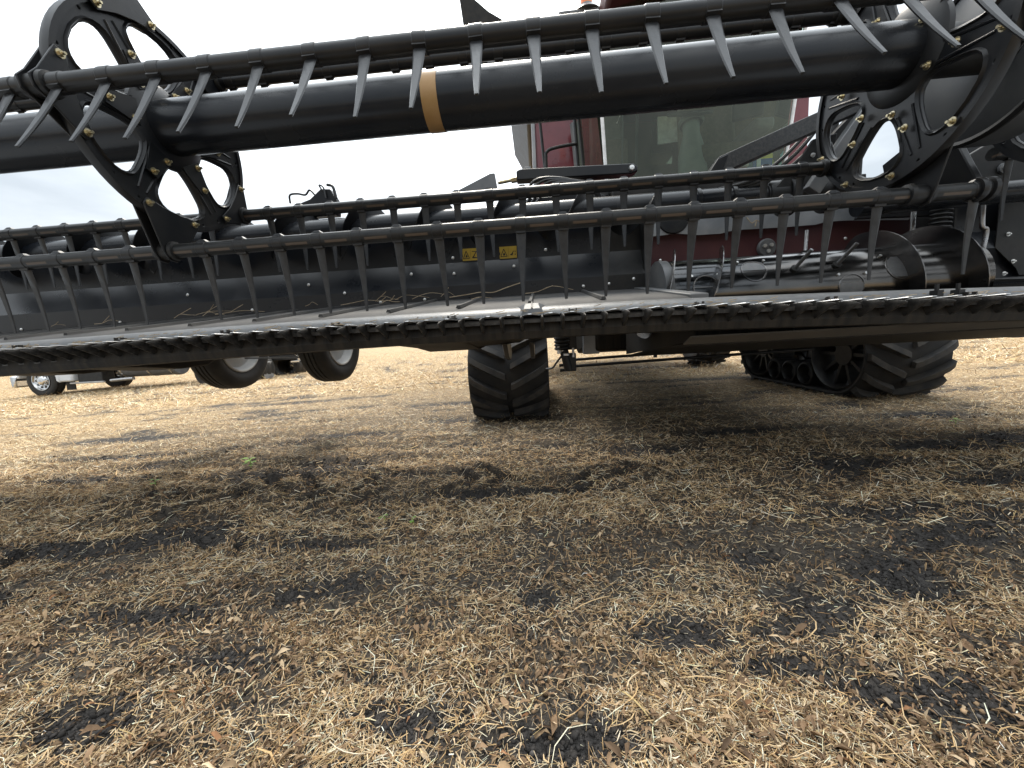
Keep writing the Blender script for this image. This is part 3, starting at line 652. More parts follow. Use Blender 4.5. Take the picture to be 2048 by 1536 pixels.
# --- back sheet, bent in three planes, with rivets and warning labels
sheet = empty('back_sheet', (0, 2.5, 0.9), H)
PROF = [(2.45, 0.945), (2.446, 1.088), (2.540, 1.245), (2.530, 1.51), (2.60, 1.515)]
MB().sheet(PROF, X0, 0.44, -0.004).build('sheet_panel', 'panel', sheet, smooth=10)
MB().sheet([(y - 0.005, z) for y, z in PROF], 0.425, 0.67, -0.004).build('sheet_panel', 'satin', sheet, smooth=10)
MB().box((0.672, 2.50, 1.22), (0.012, 0.11, 0.60)).build('sheet_edge', 'satin', sheet)
def sheet_y(z):
    for (y0, z0), (y1, z1) in zip(PROF[:-1], PROF[1:]):
        if z0 <= z <= z1: return y0 + (y1 - y0) * (z - z0) / max(1e-6, z1 - z0)
    return 2.52
RIV = MB(); RIV.lathe([(0.0, 0.0055), (0.006, 0.0045), (0.0095, 0.002), (0.0105, 0)], (0, 0, 0), (0, -1, 0), 12, closed=False); RIVM = RIV.mesh('rivet', M['zinc'])
for x, z in [(-1.448,1.155),(-1.216,1.088),(-0.986,1.017),(-0.771,1.177),(-0.699,1.017),(-0.499,1.258),(-0.499,1.163),(-0.122,1.183),(0.076,1.267),(0.298,1.036),(0.452,1.04),(-3.089,1.132),(-2.28,1.143),(-2.79,0.994),(-3.526,0.988),(-1.85,1.02),(0.60,1.06)]:
    y = sheet_y(z); k = y / 2.45; link_mesh('rivet', RIVM, sheet, (x * k, y - (0.012 if x > .43 else 0.006), 0.77 + (z - 0.77) * k))
def warning_label(x0, x1, z0, z1, kind):
    y = 2.532; t = MB(); t.box(((x0 + x1) / 2, y, (z0 + z1) / 2), (x1 - x0, 0.0016, z1 - z0)); lab = t.build('warning_label', 'yellow', sheet)
    p = MB(); w = x1 - x0; h = z1 - z0; yy = y - 0.0012
    def tri(a, b_, c_, th):
        P = [Vector((x0 + w * u, 0, z0 + h * v)) for u, v in (a, b_, c_)]
        for i in range(3):
            d = P[(i + 1) % 3] - P[i]; n = Vector((-d.z, 0, d.x)).normalized() * th
            p.add([q + Vector((0, yy, 0)) for q in (P[i] - n, P[(i + 1) % 3] - n, P[(i + 1) % 3] + n, P[i] + n)], [(0, 1, 2, 3)])
    tri((0.06, 0.18), (0.44, 0.18), (0.25, 0.80), 0.0022)
    def poly(pts): p.add([(x0 + w * u, yy, z0 + h * v) for u, v in pts], [tuple(range(len(pts)))])
    poly([(0.19, .27), (.31, .27), (.33, .36), (.26, .52), (.21, .40)]); poly([(0.51, 0.10), (0.52, 0.10), (0.52, 0.9), (0.51, 0.9)])
    if kind == 0:
        poly([(.60, .78), (.90, .74), (.90, .68), (.60, .72)]); poly([(.84, .70), (.90, .70), (.76, .40), (.70, .40)]); poly([(.62, .30), (.92, .24), (.90, .14), (.60, .18)]); poly([(.62, .3), (.74, .44), (.78, .38), (.7, .26)])
    else:
        poly([(.58, .28), (.74, .22), (.80, .44), (.70, .40)]); poly([(.70, .38), (.80, .62), (.83, .58), (.76, .36)]); poly([(.88, .60), (.93, .60), (.93, .50), (.88, .50)]); poly([(.88, .36), (.93, .36), (.93, .26), (.88, .26)])
    poly([(0.0, 0.30), (0.05, .34), (.02, .42), (.05, .5), (0, .55)]); 
    p.build('label_print', 'ink', lab, smooth=0)
warning_label(-0.455, -0.350, 1.252, 1.327, 0)
warning_label(-0.214, -0.104, 1.249, 1.323, 1)
for x in (-2.62, -1.32, -0.62, 0.10):            # wire loops hung on the back sheet
    b = MB(); b.path([(x, 2.505, 1.42), (x + 0.045, 2.50, 1.34), (x + 0.075, 2.50, 1.305), (x + 0.11, 2.50, 1.35), (x + 0.14, 2.505, 1.42)], 0.0028, 6); b.build('wire_loop', 'satin', sheet)
# top beam of the frame behind the auger
MB().prism([(2.60, 1.36), (2.78, 1.36), (2.78, 1.50), (2.60, 1.50)], X0, 0.66).build('frame_beam', 'black', H, bevel=0.008)

# --- upper cross auger
aug = empty('upper_auger', (0, 2.36, 1.445), H); AY, AZ, AR = 2.36, 1.445, 0.073
MB().cyl((X0, AY, AZ), (1.75, AY, AZ), AR, n=36).build('auger_tube', 'tube', aug)
def flighting(b, x0, x1, cy, cz, ri, ro, pitch, hand=1, ph=0.0, th=0.005, per=26):
    n = max(4, int(abs(x1 - x0) / pitch * per)); vs = []
    for i in range(n + 1):
        x = x0 + (x1 - x0) * i / n; a = hand * 2 * math.pi * (x - x0) / pitch + ph; c, s = math.cos(a), math.sin(a)
        for r_, dx in ((ri, -th), (ro, -th * 0.5), (ro, th * 0.5), (ri, th)): vs.append((x + dx, cy + c * r_, cz + s * r_))
    fs = [(i * 4 + j, i * 4 + (j + 1) % 4, (i + 1) * 4 + (j + 1) % 4, (i + 1) * 4 + j) for i in range(n) for j in range(4)]
    return b.add(vs, fs + [(0, 1, 2, 3), (n * 4 + 3, n * 4 + 2, n * 4 + 1, n * 4)])
flighting(MB(), X0, 0.70, AY, AZ, AR - 0.004, 0.142, 0.43, -1, 0.6).build('auger_flight', 'black', aug, smooth=50)
for x in (0.93, 1.12, 1.30, 1.36):
    MB().lathe([(AR - 0.002, -0.012), (AR + 0.007, -0.010), (AR + 0.007, 0.010), (AR - 0.002, 0.012)], (x, AY, AZ), (1, 0, 0), 32).build('auger_joint', 'black', aug)
MB().cyl((1.30, AY, AZ), (1.75, AY, AZ), AR + 0.012, n=32).build('auger_sleeve', 'satin', aug)
for x in (1.40, 1.62): MB().cyl((x, AY, AZ), (x + 0.05, AY, AZ), AR + 0.03, n=32).build('auger_bearing', 'black', aug, bevel=0.004)

# --- side draper: canvas on a deck that rises to the back, with slats
flex = lambda x: -0.030 * max(0.0, (x - 0.35) / 1.3) ** 1.3 - 0.016 * max(0.0, (-x - 0.6) / 1.7) ** 1.5
deck = empty('side_draper', (0, 2.0, 0.9), H)
b = MB(); b.sheet([(1.545, 0.868), (1.60, 0.884), (2.40, 1.000), (2.455, 0.985)], X0, 0.625, 0.012, nx=40, dz=flex); b.build('canvas', 'canvas', deck)
x = 0.276
while x > X0 + 0.1:
    b = MB(); z0, z1 = 0.8885 + flex(x), 0.9985 + flex(x)
    b.add([(x - 0.011, 1.61, z0), (x + 0.011, 1.61, z0), (x + 0.020, 2.385, z1), (x - 0.002, 2.385, z1), (x - 0.006, 1.61, z0 + 0.012), (x + 0.006, 1.61, z0 + 0.012), (x + 0.015, 2.385, z1 + 0.012), (x + 0.003, 2.385, z1 + 0.012)],
          [(0, 1, 5, 4), (1, 2, 6, 5), (2, 3, 7, 6), (3, 0, 4, 7), (4, 5, 6, 7), (3, 2, 1, 0)]); b.build('slat', 'canvas', deck)
    x -= 0.2985
MB().sheet([(1.56, 0.885), (2.44, 1.008)], 0.600, 0.668, 0.05).build('deck_edge', 'greypaint', deck, bevel=0.004)
MB().cyl((0.645, 1.62, 0.853), (0.645, 2.42, 0.965), 0.028, n=20).build('drive_roller', 'satin', deck)
MB().sheet([(1.60, 0.790), (2.40, 0.800)], X0, 0.66, 0.008, nx=20, dz=flex).build('deck_floor', 'dustblack', deck)

# --- cutter bar
cut = empty('cutter_bar', (0, 1.47, 0.82), H); XR = 3.4
LIP = [(1.496, 0.838), (1.503, 0.849), (1.522, 0.863), (1.548, 0.872), (1.578, 0.868)]
MB().sheet(LIP, X0, XR, 0.004, nx=70, dz=flex).build('cutter_lip', 'lip', cut)
SK = [(1.508, 0.826), (1.502, 0.800), (1.492, 0.776), (1.500, 0.756), (1.54, 0.752), (1.70, 0.765)]
MB().sheet(SK, X0, XR, 0.006, nx=70, dz=lambda x: flex(x) - 0.020 * max(0.0, (-x - 0.6) / 1.7)).build('skid_shoe', 'dustblack', cut)
MB().sheet([(1.472, 0.808), (1.472, 0.822), (1.494, 0.822), (1.494, 0.808)], X0, XR, 0.003, nx=70, dz=flex).build('knife_back', 'guard', cut)
b = MB(); GN = 8; prof = []
for y, w, z0, z1 in ((0.018, 0.0080, -0.050, 0.010), (0.002, 0.0070, -0.048, 0.011), (-0.020, 0.0060, -0.036, 0.011), (-0.045, 0.0052, -0.024, 0.009), (-0.068, 0.0042, -0.012, 0.006), (-0.090, 0.0016, -0.003, 0.001)):
    zm = (z0 + z1) / 2; hh = (z1 - z0) / 2
    prof.append([(-w, y, zm - hh * .55), (-w * .6, y, z0), (w * .6, y, z0), (w, y, zm - hh * .55), (w, y, zm + hh * .55), (w * .55, y, z1), (-w * .55, y, z1), (-w, y, zm + hh * .55)])
b.add([p for g in prof for p in g], [(i * 8 + j, i * 8 + (j + 1) % 8, (i + 1) * 8 + (j + 1) % 8, (i + 1) * 8 + j) for i in range(5) for j in range(8)] + [tuple(range(8)), tuple(range(47, 39, -1))])
b.box((0, 0.012, -0.050), (0.026, 0.012, 0.008))
GUARD = b.mesh('guard', M['guard'], smooth=38)
b = MB(); b.add([(-0.037, 0.012, 0), (0.037, 0.012, 0), (0.0075, -0.052, 0), (-0.0075, -0.052, 0), (-0.037, 0.012, 0.0028), (0.037, 0.012, 0.0028), (0.0060, -0.050, 0.0028), (-0.0060, -0.050, 0.0028)],
      [(0, 3, 2, 1), (4, 5, 6, 7), (0, 1, 5, 4), (1, 2, 6, 5), (2, 3, 7, 6), (3, 0, 4, 7)]); KNIFE = b.mesh('knife_section', M['blade'], smooth=0)
x = -0.054 - 0.0762 * 42
while x < 2.6:
    z = 0.824 + flex(x)
    link_mesh('guard', GUARD, cut, (x, 1.486, z), (R(random.uniform(-1.5, 1.5)), 0, R(random.uniform(-1.5, 1.5))))
    link_mesh('knife_section', KNIFE, cut, (x + 0.030 + random.uniform(-.002, .002), 1.468, z + 0.0095), (R(-4), R(random.uniform(-2, 2)), 0))
    x += 0.0762
for x in [-0.054 - 0.0762 * 42 + 0.0762 * k + 0.038 for k in range(2, 78, 6)]:
    b = MB(); z = 0.842 + flex(x); b.box((x, 1.482, z), (0.030, 0.040, 0.005)); b.box((x - 0.013, 1.466, z + 0.004), (0.004, 0.016, 0.014)); b.box((x + 0.013, 1.466, z + 0.004), (0.004, 0.016, 0.014)); b.cyl((x, 1.488, z), (x, 1.488, z + 0.009), 0.008, n=6)
    b.build('hold_down_clip', 'guard', cut, bevel=0.001)
# cap over the flex joint
b = MB(); jx = -0.015
b.add([(jx - 0.048, 1.488, 0.836), (jx + 0.048, 1.488, 0.836), (jx + 0.060, 1.565, 0.874), (jx - 0.060, 1.565, 0.874), (jx - 0.032, 1.496, 0.862), (jx + 0.032, 1.496, 0.862), (jx + 0.026, 1.550, 0.887), (jx - 0.026, 1.550, 0.887)],
      [(0, 1, 5, 4), (1, 2, 6, 5), (2, 3, 7, 6), (3, 0, 4, 7), (4, 5, 6, 7)]); b.build('joint_cap', 'greypaint', cut, smooth=20, bevel=0.003)
MB().box((jx, 1.522, 0.876), (0.005, 0.062, 0.008), (R(24), 0, 0)).build('joint_seam', 'satin', cut)
for x in (1.42, 1.49):
    b = MB(); b.box((x, 1.49, 0.852 + flex(x)), (0.02, 0.03, 0.022)); b.cyl((x, 1.49, 0.85 + flex(x)), (x, 1.49, 0.885 + flex(x)), 0.007, n=6); b.build('knife_clamp', 'satin', cut)

# --- underside
under = empty('header_underside', (1.4, 2.2, 0.7), H)
MB().sheet([(1.60, 0.722), (1.68, 0.690)], 0.615, 3.3, 0.006).build('pan_lip', 'tanlip', under)
MB().sheet([(1.685, 0.690), (2.2, 0.650), (2.92, 0.565)], 0.66, 3.3, 0.010).build('feed_pan', 'dustblack', under, smooth=10)
MB().prism([(1.66, 0.70), (2.90, 0.575), (2.90, 0.80), (1.66, 0.80)], 0.652, 0.660).build('pan_side', 'dustblack', under)
for x in (-3.1, -2.42, -0.5):
    b = MB(); pts = [(1.56, 0.757), (1.75, 0.745), (2.05, 0.722), (2.3, 0.690), (2.5, 0.695), (2.6, 0.74), (2.6, 0.78), (1.6, 0.78)]
    if x < -2: pts = [(p[0], p[1] - 0.022) for p in pts]
    b.prism(pts, x - 0.16, x + 0.16); b.build('skid_plate', 'dustblack', under, bevel=0.01)
b = MB(); b.add([(-0.62, 1.60, 0.760), (-0.02, 1.60, 0.762), (-0.10, 2.2, 0.72), (-0.52, 2.2, 0.70), (-0.62, 1.60, 0.79), (-0.02, 1.60, 0.79), (-0.10, 2.2, 0.80), (-0.52, 2.2, 0.80)], [(0, 1, 2, 3), (4, 7, 6, 5), (0, 4, 5, 1), (1, 5, 6, 2), (2, 6, 7, 3), (3, 7, 4, 0)]); b.build('flex_shoe', 'dustblack', under, smooth=20)
for x in (-0.17, -0.03):
    b = MB(); b.prism([(2.0, 0.72), (2.30, 0.715), (2.36, 0.66), (2.26, 0.62), (2.12, 0.64)], x - 0.012, x + 0.012); b.build('hinge_plate', 'black', under, bevel=0.003)
MB().prism([(2.45, 0.80), (2.62, 0.80), (2.62, 0.95), (2.45, 0.95)], X0, 0.66).build('lower_frame_tube', 'black', under, bevel=0.01)

# --- feed drum in the mouth
fd = empty('feed_drum', (1.55, 2.33, 0.93), H); DYc, DZc, DR = 2.33, 0.930, 0.200
MB().cyl((0.735, DYc, DZc), (2.30, DYc, DZc), DR, n=64).build('drum_tube', 'drum', fd)
MB().lathe([(0.0, 0), (DR * 0.75, -0.006), (DR + 0.004, 0.004), (DR + 0.004, 0.05), (DR - 0.003, 0.05)], (0.690, DYc, DZc), (1, 0, 0), 64, closed=False).build('drum_end', 'greypaint', fd)
def arc_flight(xt, pitch, a0, a1, ro, hand):
    b = MB(); n = 40; vs = []
    for i in range(n + 1):
        a = R(a0 + (a1 - a0) * i / n); x = xt + hand * (math.degrees(a) - 90) / 360 * pitch; e = min(1, min(i, n - i) / 5 + 0.25); r1 = DR - 0.004 + (ro - DR) * e
        for r_, dx in ((DR - 0.006, -.004), (r1, -.0025), (r1, .0025), (DR - 0.006, .004)): vs.append((x + dx, DYc + math.cos(a) * r_, DZc + math.sin(a) * r_))
    b.add(vs, [(i * 4 + j, i * 4 + (j + 1) % 4, (i + 1) * 4 + (j + 1) % 4, (i + 1) * 4 + j) for i in range(n) for j in range(4)] + [(0, 1, 2, 3), (n * 4 + 3, n * 4 + 2, n * 4 + 1, n * 4)])
    return b.build('drum_flight', 'flight', fd, smooth=50)
arc_flight(0.80, 0.46, 40, 260, 0.268, -1); arc_flight(1.06, 0.56, 60, 240, 0.268, -1)
arc_flight(1.83, 0.26, 50, 330, 0.290, 1); arc_flight(2.11, 0.26, -40, 330, 0.295, 1)
def drum_pt(x, ang, r_): return Vector((x, DYc + math.cos(ang) * r_, DZc + math.sin(ang) * r_))
def hatch(x, ang, rad, cover):
    b = MB(); n = 28; vs = []
    for i in range(n):
        t = 2 * math.pi * i / n
        for rr_, dr in ((rad, 0.0005), (rad * 0.97, 0.004), (rad * 0.90, 0.004), (rad * 0.87, 0.0005)):
            vs.append(drum_pt(x + rr_ * math.cos(t), ang + rr_ * math.sin(t) / DR, DR + dr))
    b.add(vs, [(i * 4 + j, ((i + 1) % n) * 4 + j, ((i + 1) % n) * 4 + j + 1, i * 4 + j + 1) for i in range(n) for j in range(3)])
    h = b.build('hatch_ring', 'flight', fd)
    b = MB(); k = 10
    vs = [drum_pt(x + rad * .88 * u, ang + (v * rad * .88) / DR, DR + 0.0025) for v in np.linspace(cover[0], cover[1], 6) for u in np.linspace(-1, 1, k) * math.sqrt(max(0.02, 1 - min(0.999, v * v)))]
    b.add(vs, [(i * k + j, i * k + j + 1, (i + 1) * k + j + 1, (i + 1) * k + j) for i in range(5) for j in range(k - 1)]); b.build('hatch_cover', 'lip', h)
    for sx in (-1, 1):
        p = drum_pt(x + sx * rad * 1.0, ang - rad * 0.95 / DR, DR); d = (p - Vector((p.x, DYc, DZc))).normalized()
        b = MB(); b.cyl(p, p + d * 0.008, 0.007, n=8); b.build('hatch_screw', 'zinc', h)
hatch(0.895, R(172), 0.066, (-0.05, 0.05)); hatch(1.15, R(150), 0.066, (-0.95, 0.0)); hatch(1.62, R(184), 0.066, (-0.30, 0.95)); hatch(1.86, R(158), 0.072, (-0.9, 0.9))
for x, a, l in ((1.35, 152, 0.11), (1.56, 150, 0.12), (1.43, 205, 0.07), (1.75, 200, 0.07), (1.12, 205, 0.06), (1.52, 88, 0.13)):
    p = drum_pt(x, R(a), DR - 0.01); q = drum_pt(x + 0.03, R(a - 6), DR + l)
    b = MB(); b.cyl(p, q, 0.009, n=14); f_ = b.build('finger', 'steel', fd)
    b = MB(); b.cyl(drum_pt(x, R(a), DR - 0.004), drum_pt(x, R(a), DR + 0.010), 0.019, n=18); b.build('finger_guide', 'satin', f_)

# --- mouth of the feeder adapter behind the drum
mouth = empty('adapter_mouth', (1.6, 2.75, 1.2), H)
edge = [(0.70, 1.362), (0.86, 1.366), (0.95, 1.372), (1.10, 1.352), (1.24, 1.350), (1.30, 1.362), (1.38, 1.366), (1.62, 1.362), (1.84, 1.364), (1.90, 1.378), (2.02, 1.376), (2.26, 1.362), (2.40, 1.352), (2.44, 1.372), (2.50, 1.380)]
b = MB(); b.prism([(0.70, 1.53)] + edge + [(2.50, 1.53)], 2.735, 2.741, 'Y'); b.build('rubber_flap', 'greysheet', mouth)
MB().box((1.60, 2.78, 1.20), (1.90, 0.02, 0.62)).build('mouth_panel', 'burgundy_dark', mouth)
b = MB(); b.lathe([(0, 0.022), (0.052, 0.020), (0.060, 0.010), (0.060, 0)], (1.549, 2.768, 1.244), (0, -1, 0), 32, closed=False); cap = b.build('bearing_cap', 'greypaint', mouth)
for k in range(3):
    a = 2.1 * k + 0.6; b = MB(); b.cyl((1.549 + 0.024 * math.cos(a), 2.747, 1.244 + 0.024 * math.sin(a)), (1.549 + 0.024 * math.cos(a), 2.735, 1.244 + 0.024 * math.sin(a)), 0.012, n=12); b.build('cap_screw', 'zinc', cap)
for x, z in ((1.27, 1.235), (1.80, 1.262), (0.86, 1.21), (2.05, 1.27)): link_mesh('rivet', RIVM, mouth, (x, 2.768, z))
b = MB(); b.lathe([(0, 0.010), (0.10, 0.008), (0.105, 0)], (0.936, 2.733, 1.475), (0, -1, 0), 32, closed=False); b.build('flap_disc', 'satin', mouth)
b = MB(); b.path(smooth_path([(1.40, 2.727, 1.44), (1.43, 2.722, 1.40), (1.46, 2.72, 1.415), (1.50, 2.722, 1.385)]), 0.003, 6); b.path([(1.46, 2.72, 1.415), (1.45, 2.718, 1.375)], 0.003, 6); tag(b.build('pod_twig', 'twig'), 'dry pod twig stuck on the grey flap above the feed drum', 'twig')

# --- right side of the mouth: end panel, spring, rods
right = empty('end_panel', (2.6, 2.45, 1.1), H)
MB().sheet([(2.46, 0.90), (2.462, 1.02), (2.43, 1.10), (2.47, 1.20), (2.47, 1.50)], 2.40, 3.5, -0.005).build('end_sheet', 'panel', right, smooth=8)
MB().box((2.75, 2.62, 0.86), (2.2, 0.02, 0.42)).build('mouth_sill', 'satin', right)
MB().box((2.395, 2.56, 1.18), (0.012, 0.24, 0.60)).build('mouth_cheek', 'satin', right)
MB().prism([(2.60, 1.10), (2.72, 0.98), (2.74, 0.94), (3.2, 0.94), (3.2, 1.42), (2.60, 1.42)], 2.424, 2.430, 'Y').build('cover_plate', 'satin', right, bevel=0.002)
for x, z in ((2.53, 0.955), (2.66, 0.955), (2.66, 1.17), (2.70, 1.02), (2.83, 1.17)): link_mesh('bolt', BOLT_Z, right, (x, 2.424, z), (0, 0, -math.pi / 2))
b = MB(); b.path(smooth_path([(2.385, 2.30, 1.33), (2.392, 2.30, 1.20), (2.415, 2.30, 1.17), (2.395, 2.30, 1.0), (2.385, 2.30, 0.93)]), 0.011, 10); b.build('lift_rod', 'steel', right)
b = MB(); n = 9 * 16; b.path([(2.22 + 0.040 * math.cos(2 * math.pi * i / 16), 2.34 + 0.040 * math.sin(2 * math.pi * i / 16), 1.34 - 0.20 * i / n) for i in range(n + 1)], 0.0065, 6); b.build('float_spring', 'satin', right)
MB().cyl((2.13, 2.40, 1.05), (2.13, 2.40, 1.40), 0.013, n=14).build('chrome_rod', 'chrome', right)
MB().cyl((2.45, 2.30, 1.345), (2.75, 2.30, 1.345), 0.022, n=18).build('pivot_pin', 'black', right)
MB().lathe([(0, 0), (0.035, 0), (0.040, 0.01), (0.034, 0.035), (0, 0.04)], (2.60, 2.30, 1.335), (0, -1, 0), 24, closed=False).build('pivot_boss', 'steel', right)
MB().cyl((2.46, 2.10, 0.905), (3.5, 2.10, 0.890), 0.045, n=28).build('side_roller', 'tube', right)
b = MB(); b.sheet([(1.56, 0.835), (2.40, 0.93)], 2.46, 3.5, 0.012); b.build('side_canvas', 'canvas', right)
b = MB(); b.prism([(1.86, 1.30), (2.06, 1.30), (2.30, 1.42), (2.34, 1.56), (2.20, 1.60), (1.96, 1.50)], 1.90, 1.93); b.build('arm_plate', 'black', right, bevel=0.004)
MB().prism([(1.95, 1.34), (3.4, 1.30), (3.4, 1.95), (2.55, 1.95), (2.30, 1.70), (2.02, 1.56)], 2.55, 2.58, 'Y').build('end_frame', 'black', right, bevel=0.004)
MB().prism([(2.05, 1.38), (2.9, 1.36), (2.9, 1.62), (2.45, 1.66), (2.20, 1.52)], 2.26, 2.29, 'Y').build('arm_plate', 'satin', right, bevel=0.004)
for x, z in ((2.16, 1.44), (2.28, 1.44), (2.42, 1.47)):
    b = MB(); b.lathe([(0, .02), (0.014, .02), (0.016, .012), (0.026, .010), (0.028, 0)], (x, 2.258, z), (0, -1, 0), 18, closed=False); b.build('plate_boss', 'greypaint', right)
link_mesh('bolt', BOLT_B, right, (1.895, 2.02, 1.42), (0, 0, math.pi))
b = MB(); b.cyl((1.60, 2.10, 1.30), (2.45, 2.10, 1.315), 0.050, n=28); b.build('cross_tube', 'tube', right)

# --- reel arm, tilt strut and hydraulics above the mouth
arm = empty('reel_arm', (1.4, 2.2, 1.6), H)
def strut(p0, p1, w, h, name, m, par, bev=0.004):
    p0, p1 = Vector(p0), Vector(p1); d = (p1 - p0); l = d.length; d.normalize()
    side = Vector((0, 1, 0)).cross(d).normalized(); up = d.cross(side).normalized() if abs(d.z) < .99 else Vector((1, 0, 0))
    rot = Matrix((d, d.cross(side).normalized(), side)).transposed()
    b = MB(); b.box((p0 + p1) / 2, (l, w, h), rot); return b.build(name, m, par, bevel=bev)
strut((0.985, 2.20, 1.572), (1.80, 2.20, 1.865), 0.06, 0.082, 'arm_beam', 'speckle', arm)
MB().prism([(0.90, 1.50), (0.985, 1.53), (1.02, 1.62), (0.965, 1.60)], 2.165, 2.235, 'Y').build('arm_end_bracket', 'black', arm, bevel=0.003)
strut((1.42, 2.16, 1.40), (1.70, 2.16, 1.80), 0.05, 0.07, 'arm_brace', 'greypaint', arm)
strut((1.45, 2.30, 1.48), (1.95, 2.34, 1.98), 0.05, 0.12, 'arm_brace', 'satin', arm)
MB().prism([(1.30, 1.45), (1.50, 1.42), (1.60, 1.52), (1.62, 1.72), (1.50, 1.70), (1.42, 1.58)], 2.28, 2.30, 'Y').build('arm_gusset', 'satin', arm, bevel=0.003)
for x, z in ((1.42, 1.48), (1.52, 1.50), (1.50, 1.62)): link_mesh('bolt', BOLT_Z, arm, (x, 2.278, z), (0, 0, -math.pi / 2))
for k, dx in enumerate((0.0, 0.035, 0.075)):
    b = MB(); b.path(smooth_path([(1.02 + dx, 2.34, 1.50), (1.22 + dx, 2.30, 1.535 - 0.008 * k), (1.42 + dx, 2.30, 1.68 - .01 * k), (1.58 + dx, 2.32, 1.90), (1.62 + dx, 2.34, 2.2)], 10), 0.010, 8); b.build('hydraulic_hose', 'hose', arm)
for x in (1.72, 1.80, 1.86): MB().cyl((x, 2.45, 1.42), (x + 0.02, 2.47, 1.85), 0.018, n=14).build('valve_pipe', 'satin', arm)
MB().box((1.78, 2.46, 1.50), (0.20, 0.10, 0.10)).build('valve_block', 'black', arm, bevel=0.006)
# long strut lying on the frame, its rod and end plate
MB().prism([(-0.087, 1.778), (0.66, 1.760), (0.70, 1.775), (0.70, 1.80), (0.675, 1.822), (-0.06, 1.846), (-0.087, 1.835)], 2.70, 2.78, 'Y').build('tilt_strut', 'black', arm, bevel=0.006)
MB().cyl((-0.215, 2.74, 1.785), (-0.08, 2.74, 1.800), 0.012, n=14).build('strut_rod', 'brass', arm)
MB().cyl((-0.125, 2.74, 1.795), (-0.085, 2.74, 1.799), 0.021, n=6).build('strut_nut', 'brass', arm)
b = MB(); b.lathe([(0, 0.02), (0.015, 0.018), (0.019, 0)], (0.660, 2.698, 1.790), (0, -1, 0), 14, closed=False); b.build('strut_pin', 'zinc', arm)
MB().prism([(-0.53, 1.70), (-0.48, 1.755), (-0.262, 1.842), (-0.232, 1.842), (-0.215, 1.70)], 2.72, 2.76, 'Y').build('end_plate', 'greypaint', arm, bevel=0.003)
MB().prism([(-0.14, 1.55), (0.66, 1.55), (0.66, 1.60), (0.35, 1.74), (0.18, 1.69), (-0.02, 1.69), (-0.12, 1.62)], 2.80, 2.86, 'Y').build('frame_tower', 'black', arm, bevel=0.005)
for k in range(4):
    b = MB(); b.path(smooth_path([(-0.06 + .03 * k, 2.64, 1.60), (0.02 + 0.04 * k, 2.60, 1.72 - .008 * k), (0.16 + .03 * k, 2.60, 1.735 - .012 * k), (0.34 + .02 * k, 2.62, 1.69), (0.46, 2.66, 1.60)], 8), 0.009, 8); b.build('hydraulic_hose', 'hose', arm)
# folded leg and wiring at the left on the frame
MB().prism([(-1.60, 1.60), (-1.36, 1.665), (-1.285, 1.72), (-1.225, 1.715), (-1.19, 1.64), (-1.20, 1.56), (-1.58, 1.56)], 2.42, 2.48, 'Y').build('stowed_leg', 'black', arm, bevel=0.006)
b = MB(); b.path(smooth_path([(-1.50, 2.44, 1.655), (-1.49, 2.43, 1.70), (-1.44, 2.43, 1.705), (-1.39, 2.43, 1.695), (-1.36, 2.43, 1.72), (-1.33, 2.43, 1.69)]), 0.006, 7); b.build('wire_handle', 'satin', arm)
b = MB(); b.path(smooth_path([(-1.27, 2.42, 1.70), (-1.285, 2.41, 1.735), (-1.26, 2.41, 1.72), (-1.25, 2.41, 1.66)]), 0.005, 6); b.path(smooth_path([(-1.235, 2.41, 1.735), (-1.20, 2.41, 1.72), (-1.185, 2.41, 1.65)]), 0.009, 7); b.build('wiring_loop', 'hose', arm)

# --- gauge wheels hanging behind the left wing
def gauge_wheel(x, y, z, r_=0.345, w=0.205):
    t = empty('gauge_wheel', (x, y, z), H); h = w / 2
    b = MB(); b.lathe([(r_ * .60, -h * .80), (r_ * .72, -h * .98), (r_ * .90, -h), (r_ * .975, -h * .82), (r_, -h * .55), (r_, -h * .40), (r_ - .009, -h * .37), (r_ - .009, -h * .28), (r_, -h * .25), (r_, -h * .06), (r_ - .009, -h * .03), (r_ - .009, h * .03), (r_, h * .06), (r_, h * .25),
             (r_ - .009, h * .28), (r_ - .009, h * .37), (r_, h * .40), (r_, h * .55), (r_ * .975, h * .82), (r_ * .90, h), (r_ * .72, h * .98), (r_ * .60, h * .80)], (x, y, z), (1, 0, 0), 64)
    b.build('tyre', 'tyre', t)
    b = MB(); b.lathe([(r_ * .63, -h * .8), (r_ * .63, h * .8), (r_ * .615, h * .92), (r_ * .585, h * .92), (r_ * .56, h * .70), (r_ * .50, h * .35), (r_ * .30, h * .30), (r_ * .16, h * .42), (0, h * .45), (0, h * .2), (r_ * .5, h * .15), (r_ * .55, -h * .7)], (x, y, z), (1, 0, 0), 48, closed=False); b.build('rim', 'rimgrey', t)
    for k in range(6):
        a = k * math.pi / 3; b = MB(); p = Vector((x + h * .33, y + r_ * .23 * math.cos(a), z + r_ * .23 * math.sin(a))); b.cyl(p, p + Vector((0.018, 0, 0)), 0.010, n=6); b.build('lug_nut', 'zinc', t)
    return t
gauge_wheel(-1.72, 3.12, 0.805); gauge_wheel(-2.52, 3.02, 0.795)
ax = empty('wheel_axle', (-2.1, 3.05, 0.75), H)
MB().box((-2.10, 2.92, 0.735), (0.52, 0.05, 0.06)).build('axle_bar', 'black', ax, bevel=0.004)
MB().box((-2.05, 2.86, 0.690), (0.45, 0.02, 0.012), (0, R(2), 0)).build('tie_rod', 'lip', ax)
MB().prism([(2.70, 0.75), (3.10, 0.72), (3.14, 0.82), (2.70, 0.95)], -1.93, -1.88).build('wheel_arm', 'black', ax, bevel=0.004)
